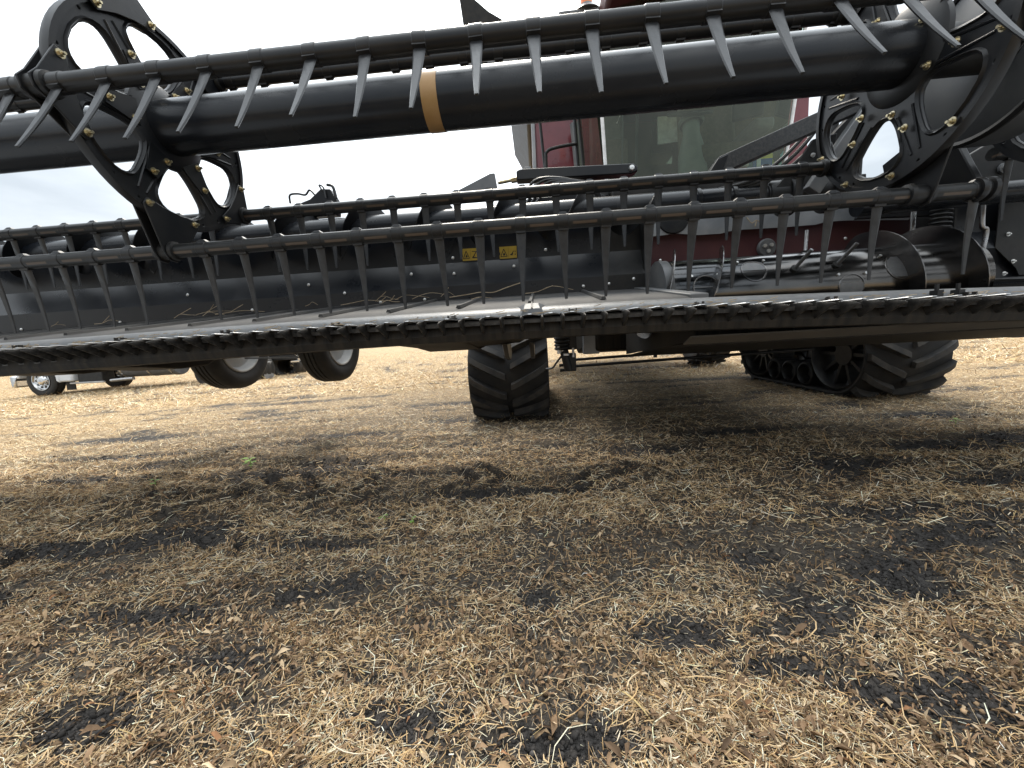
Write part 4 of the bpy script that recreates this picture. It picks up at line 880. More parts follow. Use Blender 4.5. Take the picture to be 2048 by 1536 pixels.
MB().prism([(2.70, 0.75), (3.02, 0.71), (3.08, 0.81), (2.70, 0.95)], -2.40, -2.35).build('wheel_arm', 'black', ax, bevel=0.004)
b = MB(); b.cyl((-1.86, 2.90, 0.66), (-1.86, 2.90, 0.80), 0.020, n=12); b.cyl((-1.86, 2.90, 0.70), (-1.86, 2.86, 0.72), 0.016, n=10); b.box((-1.88, 2.89, 0.652), (0.07, 0.05, 0.010)); b.build('latch', 'chrome', ax)

# --- crop twigs left lying on the canvas and on the knife
b = MB(); rr = random.Random(5)
def deck_z(y, x): return 0.884 + (y - 1.6) * 0.145 + flex(x) + 0.014
for _ in range(17):
    x = rr.choice([rr.uniform(-3.3, -1.0), rr.uniform(-1.2, 0.1)]); y = rr.uniform(2.0, 2.42) if rr.random() < .75 else rr.uniform(1.65, 2.2); z = deck_z(y, x); l = rr.uniform(0.06, 0.30); a = rr.gauss(0, 0.5)
    pts = [(x + l * t * math.cos(a), min(2.43, y + l * t * math.sin(a) * .5), z + 0.01 + rr.uniform(0, 0.03) * math.sin(t * 3)) for t in (0, .3, .6, 1)]
    b.path(smooth_path(pts, 3), [0.0018 * (1 - 0.5 * i / 9) for i in range(10)], 5)
    if rr.random() < .5: b.path([pts[1], (pts[1][0] + l * .3, pts[1][1], pts[1][2] + rr.uniform(.01, .05))], 0.0016, 5)
b.path(smooth_path([(-0.52, 2.36, 1.012), (-0.42, 2.36, 1.02), (-0.33, 2.36, 1.03), (-0.25, 2.36, 1.025), (-0.17, 2.36, 1.048), (-0.06, 2.35, 1.075)], 5), 0.0028, 6)
for _ in range(260):
    x = rr.uniform(-3.2, 2.4); y = 1.462 + rr.uniform(-0.012, 0.026); z = 0.836 + flex(x) + rr.uniform(0, .012) + (y - 1.462) * .4; l = rr.uniform(0.01, 0.045); a = rr.gauss(0, .5)
    b.path([(x, y, z), (x + l * math.cos(a), y + l * math.sin(a) * .4, z + rr.uniform(-.003, .008))], 0.0016, 4)
tag(b.build('crop_bits', 'twig'), 'dry twigs and straw bits left on the header canvas and knife', 'twigs', kind='stuff')

# ------------------------------------------------------------------ combine harvester
CX = 1.457
C = empty('combine_harvester', (CX, 5.0, 0)); tag(C, 'burgundy tracked combine harvester parked behind its header', 'combine')

# --- rubber tracks
def belt_path(circles, n=220):
    """outline of a belt round circles (y, z, r): convex hull sampled evenly, outward normals"""
    P = [(cy + r_ * math.cos(t), cz + r_ * math.sin(t)) for cy, cz, r_ in circles for t in np.linspace(0, 2 * math.pi, 180, endpoint=False)]
    P = sorted(set((round(a, 5), round(b, 5)) for a, b in P))
    def half(pts):
        h = []
        for p in pts:
            while len(h) > 1 and (h[-1][0] - h[-2][0]) * (p[1] - h[-2][1]) - (h[-1][1] - h[-2][1]) * (p[0] - h[-2][0]) <= 0: h.pop()
            h.append(p)
        return h
    hull = half(P)[:-1] + half(P[::-1])[:-1]
    hull = np.array(hull + [hull[0]]); s = np.concatenate([[0], np.cumsum(np.hypot(*np.diff(hull, axis=0).T))])
    return hull, s
def track(cx, dy):
    t = empty('track', (cx, 4.5 + dy, 0), C); W = 0.70
    circ = [(3.70 + dy, 0.40, 0.385), (5.02 + dy, 0.40, 0.385), (4.36 + dy, 0.98, 0.385)]
    hull, S = belt_path([(a, b, c) for a, b, c in circ]); total = S[-1]
    def at(s):
        s = s % total; y = np.interp(s, S, hull[:, 0]); z = np.interp(s, S, hull[:, 1])
        e = 0.01; y2 = np.interp((s + e) % total, S, hull[:, 0]); z2 = np.interp((s + e) % total, S, hull[:, 1]); y1 = np.interp((s - e) % total, S, hull[:, 0]); z1 = np.interp((s - e) % total, S, hull[:, 1])
        tv = Vector((0, y2 - y1, z2 - z1)).normalized(); return Vector((0, y, z)), Vector((0, tv.z, -tv.y))
    n = 150; b = MB(); vs = []; w = W / 2
    for i in range(n):
        p, nv = at(total * i / n)
        for dx, o in ((-w, -0.030), (-w - .004, -0.012), (-w + .012, 0.0), (0, 0.002), (w - .012, 0.0), (w + .004, -0.012), (w, -0.030), (0, -0.032)): vs.append(Vector((cx + dx, p.y, p.z)) + nv * o)
    b.add(vs, [(i * 8 + j, i * 8 + (j + 1) % 8, ((i + 1) % n) * 8 + (j + 1) % 8, ((i + 1) % n) * 8 + j) for i in range(n) for j in range(8)])
    belt = b.build('belt', 'rubber', t)
    pitch = 0.165; cnt = int(total / pitch); pitch = total / cnt
    for sd_ in (-1, 1):
        for k in range(cnt):
            s0 = k * pitch + (0 if sd_ < 0 else pitch * 0.5); b = MB(); vs = []; q = 8
            for i in range(q + 1):
                u = i / q; x = cx + sd_ * (w - 0.006 - u * (w - 0.030)); ds = -0.165 * (u ** 0.85) * 1.0
                hw = 0.021 + 0.003 * (1 - u)
                for e, o in ((-hw * 1.45, -0.002), (-hw, 0.058), (hw, 0.058), (hw * 1.45, -0.002)):
                    p, nv = at(s0 - ds + e); taper = 0.75 if i in (0, q) else 1.0
                    vs.append(Vector((x, p.y, p.z)) + nv * (o * taper))
            b.add(vs, [(i * 4 + j, (i + 1) * 4 + j, (i + 1) * 4 + j + 1, i * 4 + j + 1) for i in range(q) for j in range(3)] + [(0, 1, 2, 3), (q * 4 + 3, q * 4 + 2, q * 4 + 1, q * 4)])
            b.build('tread_lug', 'lug', t, smooth=30)
    def wheel(y, z, r_, name, spokes):
        for sd_ in (-1, 1):
            g = empty(name, (cx + sd_ * 0.2, y, z), t)
            b = MB(); b.lathe([(r_, -.12), (r_, .12), (r_ - .02, .13), (r_ - .035, .10), (r_ - .04, 0), (r_ - .035, -.10), (r_ - .02, -.13)], (cx + sd_ * .2, y, z), (1, 0, 0), 44); b.build('wheel_rim', 'satin', g)
            b = MB(); b.lathe([(0, -.06), (r_ * .3, -.06), (r_ * .34, 0), (r_ * .3, .08 * 1), (0, .08)], (cx + sd_ * .2, y, z), (1, 0, 0), 24, closed=False); b.build('wheel_hub', 'satin', g)
            for k in range(spokes):
                a = 2 * math.pi * k / spokes; d = Vector((0, math.cos(a), math.sin(a))); c0 = Vector((cx + sd_ * .2, y, z))
                b = MB(); b.box(c0 + d * r_ * .64, (0.10, 0.03, r_ * .72), Matrix.Rotation(a - math.pi / 2, 3, 'X')); b.build('wheel_spoke', 'satin', g)
    wheel(3.70 + dy, 0.40, 0.345, 'front_idler', 10); wheel(5.02 + dy, 0.40, 0.345, 'rear_idler', 10); wheel(4.36 + dy, 0.98, 0.345, 'drive_wheel', 8)
    for y in (4.13 + dy, 4.40 + dy, 4.67 + dy): wheel(y, 0.170, 0.125, 'roller_wheel', 0)
    MB().box((cx, 4.36 + dy, 0.50), (0.16, 1.2, 0.20)).build('track_frame', 'satin', t, bevel=0.02)
track(CX - 1.725, 0.0); track(CX + 1.725, 0.20)

# --- axle, belly, feeder house
under = empty('chassis', (CX, 5, 1.0), C)
MB().box((CX, 4.52, 1.02), (3.0, 0.42, 0.36)).build('front_axle', 'satin', under, bevel=0.03)
MB().box((CX, 6.2, 1.15), (1.9, 3.4, 0.7)).build('belly', 'satin', under, bevel=0.05)
b = MB()
for k in range(14): b.box((CX - 0.9 + 0.14 * k, 4.05 + 0.05 * (k % 3), 0.80 + 0.02 * (k % 4)), (0.10, 0.12, 0.22 + 0.05 * ((k * 7) % 3)))
b.build('gearbox_ribs', 'satin', under, bevel=0.01)
MB().prism([(3.10, 0.62), (3.55, 0.56), (3.75, 0.60), (3.75, 0.95), (3.10, 0.95)], 0.36, 0.95).build('gearbox', 'satin', under, bevel=0.02)
MB().box((0.60, 3.08, 0.70), (0.30, 0.10, 0.20)).build('gearbox_cover', 'dustblack', under, bevel=0.02)
for k, (dz, dy) in enumerate(((0, 0), (0.048, 0.03))):
    MB().cyl((0.20, 3.02 + dy, 0.492 + dz), (2.05, 3.02 + dy, 0.535 + dz), 0.011, n=10).build('cross_shaft', 'black', under)
for x in (0.9, 1.30): MB().box((x, 3.03, 0.60), (0.02, 0.03, 0.14)).build('shaft_hanger', 'black', under)
# lift cylinder with bellows at the left of the feeder
lc = empty('lift_cylinder', (0.21, 3.0, 0.7), C)
b = MB(); prof = [(0.0, 0.86)]
for k in range(9): prof += [(0.052, 0.86 - 0.026 * k), (0.062, 0.851 - 0.026 * k), (0.062, 0.843 - 0.026 * k), (0.052, 0.835 - 0.026 * k)]
prof += [(0.0, 0.62)]
b.lathe([(r_, z) for r_, z in prof], (0.190, 3.0, 0), (0, 0, 1), 24, closed=False); b.build('bellows', 'satin', lc)
MB().box((0.262, 3.03, 0.715), (0.07, 0.10, 0.18)).build('valve_body', 'black', lc, bevel=0.006)
MB().cyl((0.20, 2.99, 0.62), (0.235, 2.99, 0.47), 0.034, n=18).build('plunger', 'black', lc)
MB().box((0.255, 3.0, 0.53), (0.07, 0.06, 0.14)).build('clevis', 'black', lc, bevel=0.006)
b = MB(); b.cyl((0.165, 2.97, 0.60), (0.165, 2.97, 0.66), 0.018, n=10); b.cyl((0.215, 2.95, 0.585), (0.215, 2.95, 0.60), 0.024, n=12); b.cyl((0.268, 2.955, 0.57), (0.268, 2.955, 0.64), 0.010, n=10); b.build('fittings', 'steel', lc)
b = MB(); b.path(smooth_path([(0.20, 3.0, 0.60), (0.14, 3.0, 0.53), (0.11, 3.02, 0.49), (0.06, 3.05, 0.48)]), 0.008, 7); b.build('drain_hose', 'hose', lc)
MB().box((0.42, 3.1, 0.66), (0.12, 0.10, 0.16)).build('junction_box', 'greysheet', lc, bevel=0.004)
for z, x in ((0.507, 0.16), (0.468, 0.165)): MB().cyl((x, 3.0, z), (x + 0.07, 3.0, z + 0.003), 0.012, n=10).build('shaft_stub', 'black', lc)
# feeder house
fh = empty('feeder_house', (CX, 3.6, 1.2), C)
MB().prism([(2.86, 0.80), (2.86, 1.45), (4.4, 2.02), (4.5, 1.25), (3.6, 0.95)], CX - 0.70, CX + 0.85).build('feeder_casing', 'burgundy_dark', fh, bevel=0.015)
for x in (CX - 0.72, CX + 0.87): MB().prism([(2.84, 0.70), (2.84, 1.50), (3.0, 1.53), (3.05, 0.70)], x - 0.03, x + 0.03).build('feeder_flange', 'satin', fh, bevel=0.006)
MB().prism([(2.9, 0.60), (2.9, 0.80), (4.3, 1.0), (4.3, 0.78), (3.4, 0.62)], CX - 0.62, CX + 0.72).build('feeder_floor', 'dustblack', fh, bevel=0.01)
for x in (CX - 0.45, CX + 0.55): MB().cyl((x, 3.1, 0.72), (x, 4.4, 0.95), 0.05, n=18).build('lift_ram', 'satin', fh)
MB().box((CX - 0.62, 3.05, 0.66), (0.25, 0.18, 0.12)).build('coupler_block', 'black', fh, bevel=0.008)

# --- body, grain tank, engine deck
body = empty('body', (CX, 6.8, 2.4), C)
MB().prism([(CX - 1.40, 1.5), (CX + 1.40, 1.5), (CX + 1.40, 3.80), (CX - 1.40, 3.80)], 5.6, 9.6, 'Y').build('body_panel', 'burgundy', body, bevel=0.06)
MB().box((0.42, 5.585, 2.70), (0.62, 0.02, 2.1)).build('service_door', 'burgundy', body, bevel=0.01)
for x, z in ((0.26, 2.72), (0.52, 2.80), (0.20, 3.02)): link_mesh('rivet', RIVM, body, (x, 5.574, z))
MB().box((0.075, 5.57, 2.75), (0.05, 0.04, 2.0)).build('body_corner', 'greysheet', body, bevel=0.01)
MB().prism([(CX - 1.45, 3.80), (CX + 1.45, 3.80), (CX + 1.75, 4.40), (CX - 1.75, 4.40)], 5.4, 8.4, 'Y').build('grain_tank', 'satin', body, bevel=0.03)
MB().add([(-0.55, 5.45, 4.28), (-0.20, 5.50, 4.28), (0.5, 5.5, 4.40), (-0.10, 5.42, 4.62), (-0.42, 5.35, 4.78), (-0.78, 5.30, 5.08), (-0.72, 5.50, 4.28)], [(0, 1, 2, 3, 4, 5, 6)]).add([(-0.55, 5.49, 4.28), (-0.20, 5.54, 4.28), (0.5, 5.54, 4.40), (-0.10, 5.46, 4.62), (-0.42, 5.39, 4.78), (-0.78, 5.34, 5.08), (-0.72, 5.54, 4.28)], [(6, 5, 4, 3, 2, 1, 0)]).build('tank_extension', 'satin', body, smooth=0)
MB().prism([(CX - 0.3, 4.3), (CX + 1.75, 4.3), (CX + 2.0, 4.85), (CX - 0.1, 4.75)], 5.45, 5.50, 'Y').build('tank_extension', 'satin', body)
MB().box((2.92, 5.2, 2.9), (0.85, 0.05, 1.9)).build('side_panel', 'burgundy', body, bevel=0.01)
MB().box((CX, 9.0, 2.6), (2.6, 1.4, 2.0)).build('engine_hood', 'burgundy', body, bevel=0.15)
MB().prism([(9.6, 1.3), (10.3, 1.3), (10.3, 2.2), (9.6, 2.8)], CX - 0.9, CX + 0.9).build('straw_hood', 'satin', body, bevel=0.05)
MB().cyl((CX + 1.62, 6.2, 3.3), (CX + 1.75, 9.8, 3.5), 0.22, n=28).build('unload_auger', 'burgundy', body)

# --- rear wheels
def rear_wheel(x):
    t = empty('rear_wheel', (x, 7.6, 0.68), C); r_ = 0.68; h = 0.29
    b = MB(); b.lathe([(r_ * .52, -h * .7), (r_ * .70, -h), (r_ * .88, -h), (r_ * .95, -h * .85), (r_ * .96, 0), (r_ * .95, h * .85), (r_ * .88, h), (r_ * .70, h), (r_ * .52, h * .7)], (x, 7.6, 0.68), (1, 0, 0), 56); b.build('tyre', 'tyre', t)
    for sd_ in (-1, 1):
        for k in range(20):
            a = 2 * math.pi * (k + (0.5 if sd_ > 0 else 0)) / 20; b = MB(); vs = []
            for i in range(5):
                u = i / 4; xx = x + sd_ * h * (0.02 + 0.95 * u); aa = a - 0.20 * u
                for e, o in ((-.035, .945), (-.028, 1.0), (.028, 1.0), (.035, .945)):
                    vs.append((xx, 7.6 + r_ * o * math.cos(aa + e), 0.68 + r_ * o * math.sin(aa + e)))
            b.add(vs, [(i * 4 + j, (i + 1) * 4 + j, (i + 1) * 4 + j + 1, i * 4 + j + 1) for i in range(4) for j in range(3)] + [(0, 1, 2, 3), (19, 18, 17, 16)]); b.build('tread_lug', 'tyre', t)
    b = MB(); b.lathe([(r_ * .53, -h * .7), (r_ * .53, h * .7), (r_ * .48, h * .6), (r_ * .2, h * .2), (0, h * .2), (0, -h * .2), (r_ * .2, -h * .2), (r_ * .48, -h * .6)], (x, 7.6, 0.68), (1, 0, 0), 40); b.build('rim', 'greysheet', t)
rear_wheel(CX - 1.72); rear_wheel(CX + 1.72)
MB().box((CX, 7.6, 0.75), (3.0, 0.2, 0.2)).build('rear_axle', 'satin', under, bevel=0.02)
# low steps and mud flaps at the far right
st = empty('access_steps', (3.7, 4.2, 0.7), C)
MB().box((3.74, 3.30, 0.74), (0.10, 0.03, 0.42)).build('step_side', 'satin', st, bevel=0.004)
MB().box((3.96, 3.30, 0.70), (0.12, 0.03, 0.50)).build('step_side', 'satin', st, bevel=0.004)
MB().box((3.85, 3.36, 0.535), (0.24, 0.16, 0.025)).build('step_tread', 'satin', st, bevel=0.004)
MB().box((3.85, 3.36, 0.85), (0.24, 0.16, 0.025)).build('step_tread', 'satin', st, bevel=0.004)

# --- cab
cab = empty('cab', (1.48, 4.5, 2.7), C)
x0, x1, yf, yb, zf, zr = 0.715, 2.245, 3.60, 5.45, 1.90, 3.42
MB().prism([(x0, 1.70), (x1, 1.70), (x1, 2.00), (x0, 2.00)], 3.72, yb, 'Y').build('cab_floor', 'satin', cab, bevel=0.02)
MB().prism([(3.60, 1.90), (3.70, 1.70), (3.78, 1.70), (3.68, 2.02), (3.60, 2.03)], x0, x1).build('cab_sill', 'satin', cab, bevel=0.01)
b = MB(); nx = 14; nz = 8; vs = []                 # curved windshield, wider at the top
for k in range(nz + 1):
    v = k / nz; z = 2.02 + (3.40 - 2.02) * v; fl = 0.10 * v
    for i in range(nx + 1):
        u = i / nx * 2 - 1; vs.append((1.48 + u * (0.765 + fl), 3.62 - 0.12 * v + 0.17 * u * u, z))
b.add(vs, [(k * (nx + 1) + i, k * (nx + 1) + i + 1, (k + 1) * (nx + 1) + i + 1, (k + 1) * (nx + 1) + i) for k in range(nz) for i in range(nx)]); b.build('windshield', 'glass', cab)
for sd_ in (-1, 1):
    xb, xt = 1.48 + sd_ * 0.77, 1.48 + sd_ * 0.87
    b = MB(); b.path([(xb, 3.80, 1.98), ((xb + xt) / 2, 3.73, 2.7), (xt, 3.67, 3.42)], 0.016, 8); b.build('front_pillar', 'labelwhite', cab)
    b = MB(); b.path([(xb, 5.42, 1.98), (xt, 5.42, 3.42)], 0.060, 8); b.build('rear_pillar', 'greypaint', cab)
    b = MB(); b.add([(xb, 3.84, 2.02), (xb, 5.36, 2.02), (xt, 5.36, 3.40), (xt, 3.71, 3.40)], [(0, 1, 2, 3)]); b.build('side_window', 'glass', cab)
    b = MB(); b.path([(xb + sd_ * .005, 3.90, 2.04), (xb + sd_ * .005, 4.9, 2.04), (xb + sd_ * .005, 5.0, 2.12), (xt + sd_ * .004, 5.0, 3.3)], 0.014, 6); b.build('door_seal', 'satin', cab)
MB().prism([(3.36, 3.42), (3.42, 3.40), (5.50, 3.40), (5.55, 3.62), (4.6, 3.72), (3.6, 3.64), (3.36, 3.50)], 0.69, 2.27).build('cab_roof', 'burgundy_dark', cab, bevel=0.04)
MB().prism([(0.72, 2.0), (2.24, 2.0), (2.3, 2.5), (0.66, 2.5)], 5.40, 5.44, 'Y').build('rear_wall', 'interior', cab)
MB().prism([(0.80, 2.5), (2.16, 2.5), (2.22, 3.35), (0.74, 3.35)], 5.41, 5.42, 'Y').build('rear_window', 'glass', cab)
MB().box((0.98, 5.30, 2.75), (0.40, 0.14, 1.4)).build('rear_trim', 'interior', cab, bevel=0.03)
MB().box((2.05, 5.30, 2.70), (0.32, 0.14, 1.3)).build('rear_trim', 'seat', cab, bevel=0.03)
MB().prism([(1.62, 3.02), (2.02, 3.04), (2.02, 3.34), (1.62, 3.34)], 5.28, 5.30, 'Y').build('bright_patch_sheet', 'labelwhite', cab)  # white sheet added to imitate a bright patch of light in the cab glass
seat = empty('driver_seat', (1.55, 4.75, 2.1), cab)
WL[seat] = Vector((1.55, 4.75, 2.1))
MB().box((1.92, 4.30, 2.38), (0.60, 0.55, 0.18)).build('seat_cushion', 'seat', seat, bevel=0.05)
MB().box((1.92, 4.60, 2.76), (0.58, 0.16, 0.72), (R(-8), 0, 0)).build('seat_back', 'seat', seat, bevel=0.06)
MB().box((1.92, 4.40, 2.12), (0.36, 0.36, 0.36)).build('seat_base', 'interior', seat, bevel=0.03)
MB().box((2.12, 4.15, 2.52), (0.18, 0.60, 0.10)).build('armrest_console', 'interior', cab, bevel=0.03)
MB().box((0.98, 4.72, 2.45), (0.36, 0.40, 0.14)).build('trainer_seat', 'seat', cab, bevel=0.04)
MB().box((0.98, 4.92, 2.72), (0.36, 0.10, 0.48)).build('trainer_seat_back', 'seat', cab, bevel=0.04)
b = MB(); b.lathe([(0.0, 0), (0.13, 0.0), (0.135, 0.10), (0.125, 0.32), (0.085, 0.48), (0.075, 0.52), (0.078, 0.62), (0.0, 0.63)], (1.60, 4.12, 2.10), (0, 0.10, 1), 24, closed=False); b.build('steering_column', 'column', cab)
b = MB(); b.lathe([(0.105, 0), (0.12, 0.02), (0.115, .05), (0.0, .06)], (1.60, 4.175, 2.70), (0, 0.2, 1), 20, closed=False); b.build('column_head', 'interior', cab)
b = MB(); b.path([(1.60 + 0.20 * math.cos(t), 4.22 + 0.17 * math.sin(t), 2.83 + 0.09 * math.sin(t)) for t in np.linspace(0, 2 * math.pi, 33)], 0.016, 8)
for t in (0.5, 2.6, 4.7): b.path([(1.60, 4.21, 2.80), (1.60 + 0.2 * math.cos(t), 4.22 + 0.17 * math.sin(t), 2.83 + 0.09 * math.sin(t))], 0.013, 6)
b.build('steering_wheel', 'satin', cab)
for x, z, w, h in ((2.12, 2.80, 0.26, 0.20), (2.18, 3.05, 0.24, 0.18)): MB().box((x, 4.15, z), (w, 0.05, h), (0, 0, R(-18))).build('monitor', 'satin', cab, bevel=0.01)
b = MB(); b.path(smooth_path([(0.98, 3.86, 2.02), (0.985, 3.84, 2.35), (0.99, 3.80, 2.75), (1.0, 3.74, 3.2)]), 0.012, 7); b.build('wiper_arm', 'satin', cab)
b = MB(); b.path(smooth_path([(0.80, 3.9, 2.05), (0.86, 3.92, 2.15), (0.875, 3.9, 2.5), (0.87, 3.88, 2.7), (0.82, 3.86, 2.62)]), 0.008, 6); b.build('cable', 'hose', cab)
for sd_ in (-1, 1):
    x = 1.48 + sd_ * 1.70
    b = MB(); b.path(smooth_path([(1.48 + sd_ * 0.90, 3.60, 3.36), (1.48 + sd_ * 1.3, 3.52, 3.16), (x, 3.50, 3.12), (x, 3.50, 2.95)]), 0.016, 8); b.build('mirror_arm', 'satin', cab)
    for dx, w in ((0.04, 0.25), (-0.20, 0.12)):
        MB().box((x - sd_ * dx, 3.50, 2.96), (w, 0.06, 0.30), (0, 0, R(10 * sd_))).build('mirror_housing', 'greypaint', cab, bevel=0.02)
for k in range(4): MB().box((0.75 + 0.48 * k, 3.35, 3.52), (0.20, 0.06, 0.10)).build('work_lamp', 'zinc', cab, bevel=0.015)
# beacon on the roof corner
b = MB(); b.lathe([(0.0, 0), (0.14, 0), (0.11, 0.035), (0.068, 0.06), (0.060, 0.085), (0, 0.085)], (0.59, 3.98, 3.615), (0, 0, 1), 24, closed=False); bc = b.build('beacon_base', 'greypaint', cab)
b = MB(); b.lathe([(0.055, 0), (0.055, 0.15), (0.045, 0.18), (0, 0.185)], (0.59, 3.98, 3.700), (0, 0, 1), 24, closed=False); b.build('beacon_lens', 'orange', bc)
MB().box((0.58, 3.98, 3.60), (0.50, 0.2, 0.03)).build('beacon_mount', 'greypaint', cab, bevel=0.008)

# --- platform and hand rails at the side of the cab
pf = empty('platform', (0.35, 4.5, 2.3), C)
MB().box((0.38, 4.6, 1.98), (0.66, 1.8, 0.06)).build('platform_deck', 'satin', pf, bevel=0.01)
MB().box((0.36, 5.50, 2.44), (0.62, 0.10, 0.10)).build('platform_ledge', 'burgundy', pf, bevel=0.01)
b = MB(); b.path([(0.17, 4.5, 1.98), (0.170, 4.5, 2.55), (0.125, 4.5, 3.20)], 0.016, 8); b.build('rail_post', 'satin', pf)
b = MB(); b.path([(0.53, 4.5, 1.98), (0.53, 4.5, 2.55), (0.50, 4.5, 3.20)], 0.019, 8); b.build('rail_post', 'satin', pf)
b = MB(); b.path(smooth_path([(0.185, 4.47, 1.98), (0.185, 4.47, 2.60), (0.20, 4.47, 2.70), (0.30, 4.47, 2.735), (0.515, 4.47, 2.755)], 6), 0.017, 8); b.build('rail_loop', 'satin', pf)
MB().path([(0.125, 4.5, 3.20), (0.31, 4.5, 3.24), (0.50, 4.5, 3.20)], 0.017, 8).build('rail_top', 'satin', pf)
MB().cyl((-0.06, 5.55, 2.95), (0.02, 5.55, 2.95), 0.05, n=14).build('side_lamp', 'greypaint', pf)

# --- things standing behind the windshield
j = empty('blue_jug', (2.11, 3.93, 2.04)); tag(j, 'blue plastic jug with yellow and white label behind the cab windshield', 'jug')
b = MB(); b.prism([(-.095, 0), (.095, 0), (.10, .03), (.10, .26), (.06, .30), (-.07, .32), (-.10, .28)], 3.87, 3.99, 'Y'); b.v = [(v[0] + 2.11, v[1], v[2] + 2.04) for v in b.v]; b.build('jug_body', 'bluejug', j, bevel=0.02)
MB().box((2.11, 3.862, 2.15), (0.17, 0.006, 0.13)).build('jug_label', 'labelblue', j)
MB().box((2.11, 3.860, 2.235), (0.17, 0.006, 0.04)).build('jug_label', 'jugyellow', j)
MB().box((2.075, 3.857, 2.17), (0.035, 0.006, 0.11)).build('jug_label', 'labelwhite', j)
MB().box((2.15, 3.857, 2.14), (0.05, 0.006, 0.04)).build('jug_label', 'labelwhite', j)
MB().cyl((2.07, 3.93, 2.355), (2.07, 3.93, 2.39), 0.025, n=16).build('jug_cap', 'labelwhite', j)
k2 = empty('yellow_can', (2.29, 4.05, 2.03)); tag(k2, 'yellow container beside the blue jug behind the windshield', 'container')
b = MB(); b.lathe([(0, 0), (0.075, 0), (0.08, .02), (0.08, .20), (0.05, .24), (0.02, .25), (0, .25)], (2.29, 4.05, 2.03), (0, 0, 1), 24, closed=False); b.build('can_body', 'jugyellow', k2)
MB().lathe([(0.0805, .06), (0.082, .06), (0.082, .11), (0.0805, .11)], (2.29, 4.05, 2.03), (0, 0, 1), 24).build('can_band', 'labelblue', k2)
s2 = empty('red_cooler', (1.86, 3.95, 2.02)); tag(s2, 'red cooler box on the cab floor left of the blue jug', 'cooler')
MB().box((1.84, 3.96, 2.09), (0.30, 0.20, 0.15)).build('cooler_body', 'burgundy', s2, bevel=0.02)
MB().box((1.84, 3.96, 2.185), (0.31, 0.21, 0.04)).build('cooler_lid', 'labelwhite', s2, bevel=0.012)

# ------------------------------------------------------------------ truck far left, behind the header
TX, TY = -14.90, 10.5
TZ = float(height(np.array([TX]), np.array([TY + 1]))[0]) - 0.03
T = empty('semi_truck', (TX + 3, TY + 1.2, TZ)); tag(T, 'white semi truck with chrome wheels parked on the field at far left', 'truck')
def truck_wheel(x, y, side, dual=False):
    t = empty('wheel', (x, y, TZ + 0.50), T); w = 0.29 if not dual else 0.60; z = TZ + 0.50; r_ = 0.50; h = w / 2
    b = MB(); b.lathe([(.29, -h * .8), (.36, -h), (.45, -h), (.49, -h * .8), (r_, -h * .5), (r_ - .012, -h * .3), (r_, -h * .2), (r_, h * .2), (r_ - .012, h * .3), (r_, h * .5), (.49, h * .8), (.45, h), (.36, h), (.29, h * .8)], (x, y, z), (0, 1, 0), 56); b.build('tyre', 'tyre', t)
    b = MB(); d = -side
    b.lathe([(.295, h * .6), (.295, h * .99), (.275, h * .99), (.255, h * .70), (.16, h * .55), (.12, h * 1.0), (.085, h * 1.1), (0, h * 1.12)], (x, y, z), (0, d, 0), 48, closed=False); rim = b.build('rim', 'chrome', t)
    for k in range(10):
        a = 2 * math.pi * k / 10; p = Vector((x + .205 * math.cos(a), y + d * h * .62, z + .205 * math.sin(a))); b = MB(); b.cyl(p, p + Vector((0, d * .014, 0)), 0.030, n=14); b.build('hand_hole', 'ink', rim)
        q = Vector((x + .145 * math.cos(a + .3), y + d * h * .56, z + .145 * math.sin(a + .3))); b = MB(); b.cyl(q, q + Vector((0, d * .05, 0)), 0.016, n=6); b.build('lug_nut', 'chrome', rim)
truck_wheel(TX, TY + 0.15, 1); truck_wheel(TX, TY + 2.15, -1)
for xx in (5.35, 6.5): truck_wheel(TX + xx, TY + 0.32, 1, True); truck_wheel(TX + xx, TY + 2.0, -1, True)
def tb(name, m_, c, d, bev=0.03): return MB().box((TX + c[0], TY + c[1], TZ + c[2]), d).build(name, m_, T, bevel=bev)
for yy in (0.75, 1.55): tb('frame_rail', 'satin', (3.7, yy, 0.85), (9.4, 0.09, 0.28), 0.01)
tb('bumper', 'chrome', (-0.93, 1.15, 0.50), (0.16, 2.3, 0.36), 0.05); tb('tow_step', 'satin', (-0.72, 0.30, 0.60), (0.3, 0.3, 0.16))
MB().prism([(TX - 0.80, TZ + 0.75), (TX - 0.80, TZ + 1.75), (TX + 1.05, TZ + 1.95), (TX + 1.05, TZ + 0.75)], TY + 0.45, TY + 1.85, 'Y').build('hood', 'white', T, bevel=0.10)
tb('grille', 'chrome', (-0.82, 1.15, 1.25), (0.05, 0.95, 0.85), 0.02)
for yy in (0.16, 2.14):
    n = 15; prof = [(0.60 * math.cos(t), 0.60 * math.sin(t)) for t in np.linspace(-0.05, math.pi * 0.95, n)] + [(0.70 * math.cos(t), 0.68 * math.sin(t)) for t in np.linspace(math.pi * .95, -0.12, n)]
    MB().prism([(TX + a, TZ + 0.5 + b_) for a, b_ in prof], TY + yy - 0.22, TY + yy + 0.22, 'Y').build('fender', 'white', T, bevel=0.02)
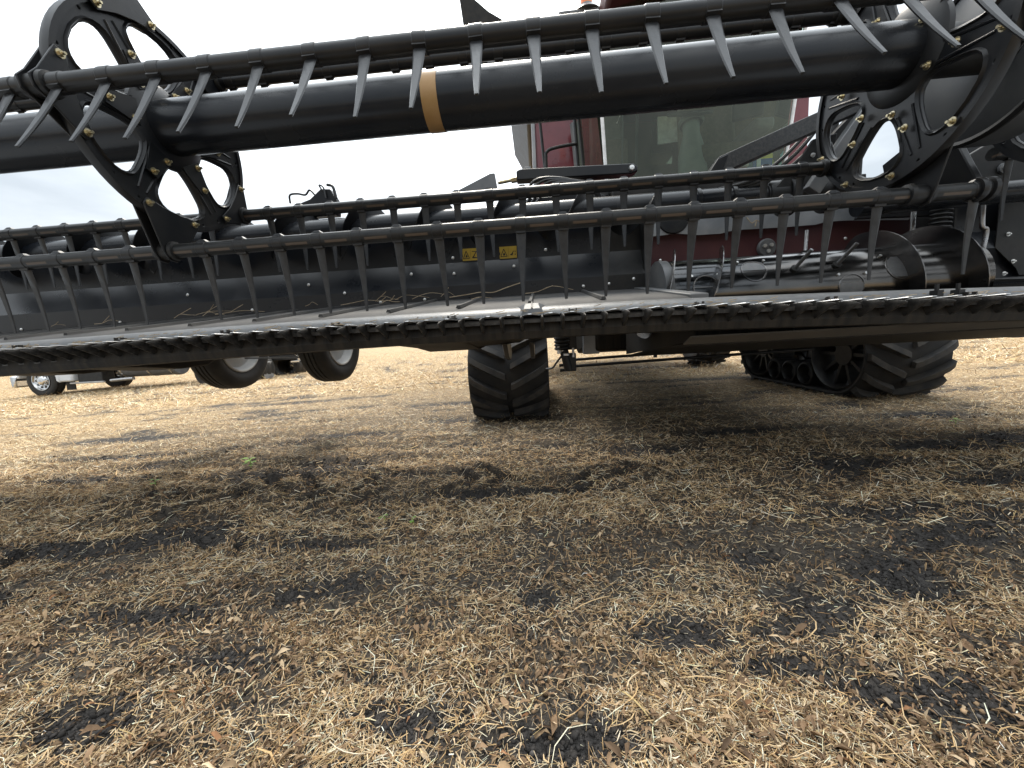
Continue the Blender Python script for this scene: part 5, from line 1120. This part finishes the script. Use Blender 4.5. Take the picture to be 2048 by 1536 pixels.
tb('fender_skirt', 'white', (0.86, 0.12, 0.60), (0.50, 0.32, 0.34), 0.05); tb('mud_flap', 'tyre', (0.78, 0.15, 0.34), (0.30, 0.03, 0.34), 0.01)
MB().prism([(TX + 1.0, TZ + 1.0), (TX + 1.0, TZ + 1.95), (TX + 1.35, TZ + 2.75), (TX + 2.5, TZ + 2.8), (TX + 2.5, TZ + 1.0)], TY + 0.15, TY + 2.15, 'Y').build('cab_shell', 'white', T, bevel=0.06)
MB().prism([(TX + 1.35, TZ + 1.95), (TX + 1.55, TZ + 2.55), (TX + 2.2, TZ + 2.55), (TX + 2.2, TZ + 1.95)], TY + 0.13, TY + 0.145, 'Y').build('door_window', 'truckglass', T)
tb('sleeper', 'white', (3.25, 1.15, 1.95), (1.5, 2.2, 1.9), 0.08)
tb('step_box', 'satin', (1.62, 0.18, 0.60), (0.80, 0.34, 0.42), 0.02); tb('step_bar', 'alloy', (1.50, 0.02, 0.38), (1.10, 0.06, 0.05), 0.01); tb('step_bar', 'alloy', (1.62, -0.01, 0.78), (0.80, 0.04, 0.04), 0.01)
b = MB(); b.lathe([(0, 0), (0.30, 0), (0.32, 0.02), (0.32, 1.75), (0.30, 1.77), (0, 1.77)], (TX + 2.45, TY + 0.36, TZ + 0.78), (1, 0, 0), 32, closed=False); b.build('fuel_tank', 'greypaint', T)
for xx in (2.55, 3.4, 4.1): MB().lathe([(0.322, -.03), (0.33, -.03), (0.33, .03), (0.322, .03)], (TX + xx, TY + 0.36, TZ + 0.78), (1, 0, 0), 32).build('tank_strap', 'chrome', T)
b = MB(); b.cyl((TX + 2.2, TY + 0.08, TZ + 0.40), (TX + 2.9, TY + 0.10, TZ + 0.43), 0.05, n=12); b.build('air_tank', 'alloy', T)
tb('mud_flap', 'greysheet', (6.95, 0.3, 0.45), (0.04, 0.40, 0.50), 0.01)
for yy in (0.02, 2.28): MB().cyl((TX + 2.62, TY + yy, TZ + 0.9), (TX + 2.62, TY + yy, TZ + 3.3), 0.075, n=18).build('exhaust_stack', 'chrome', T)
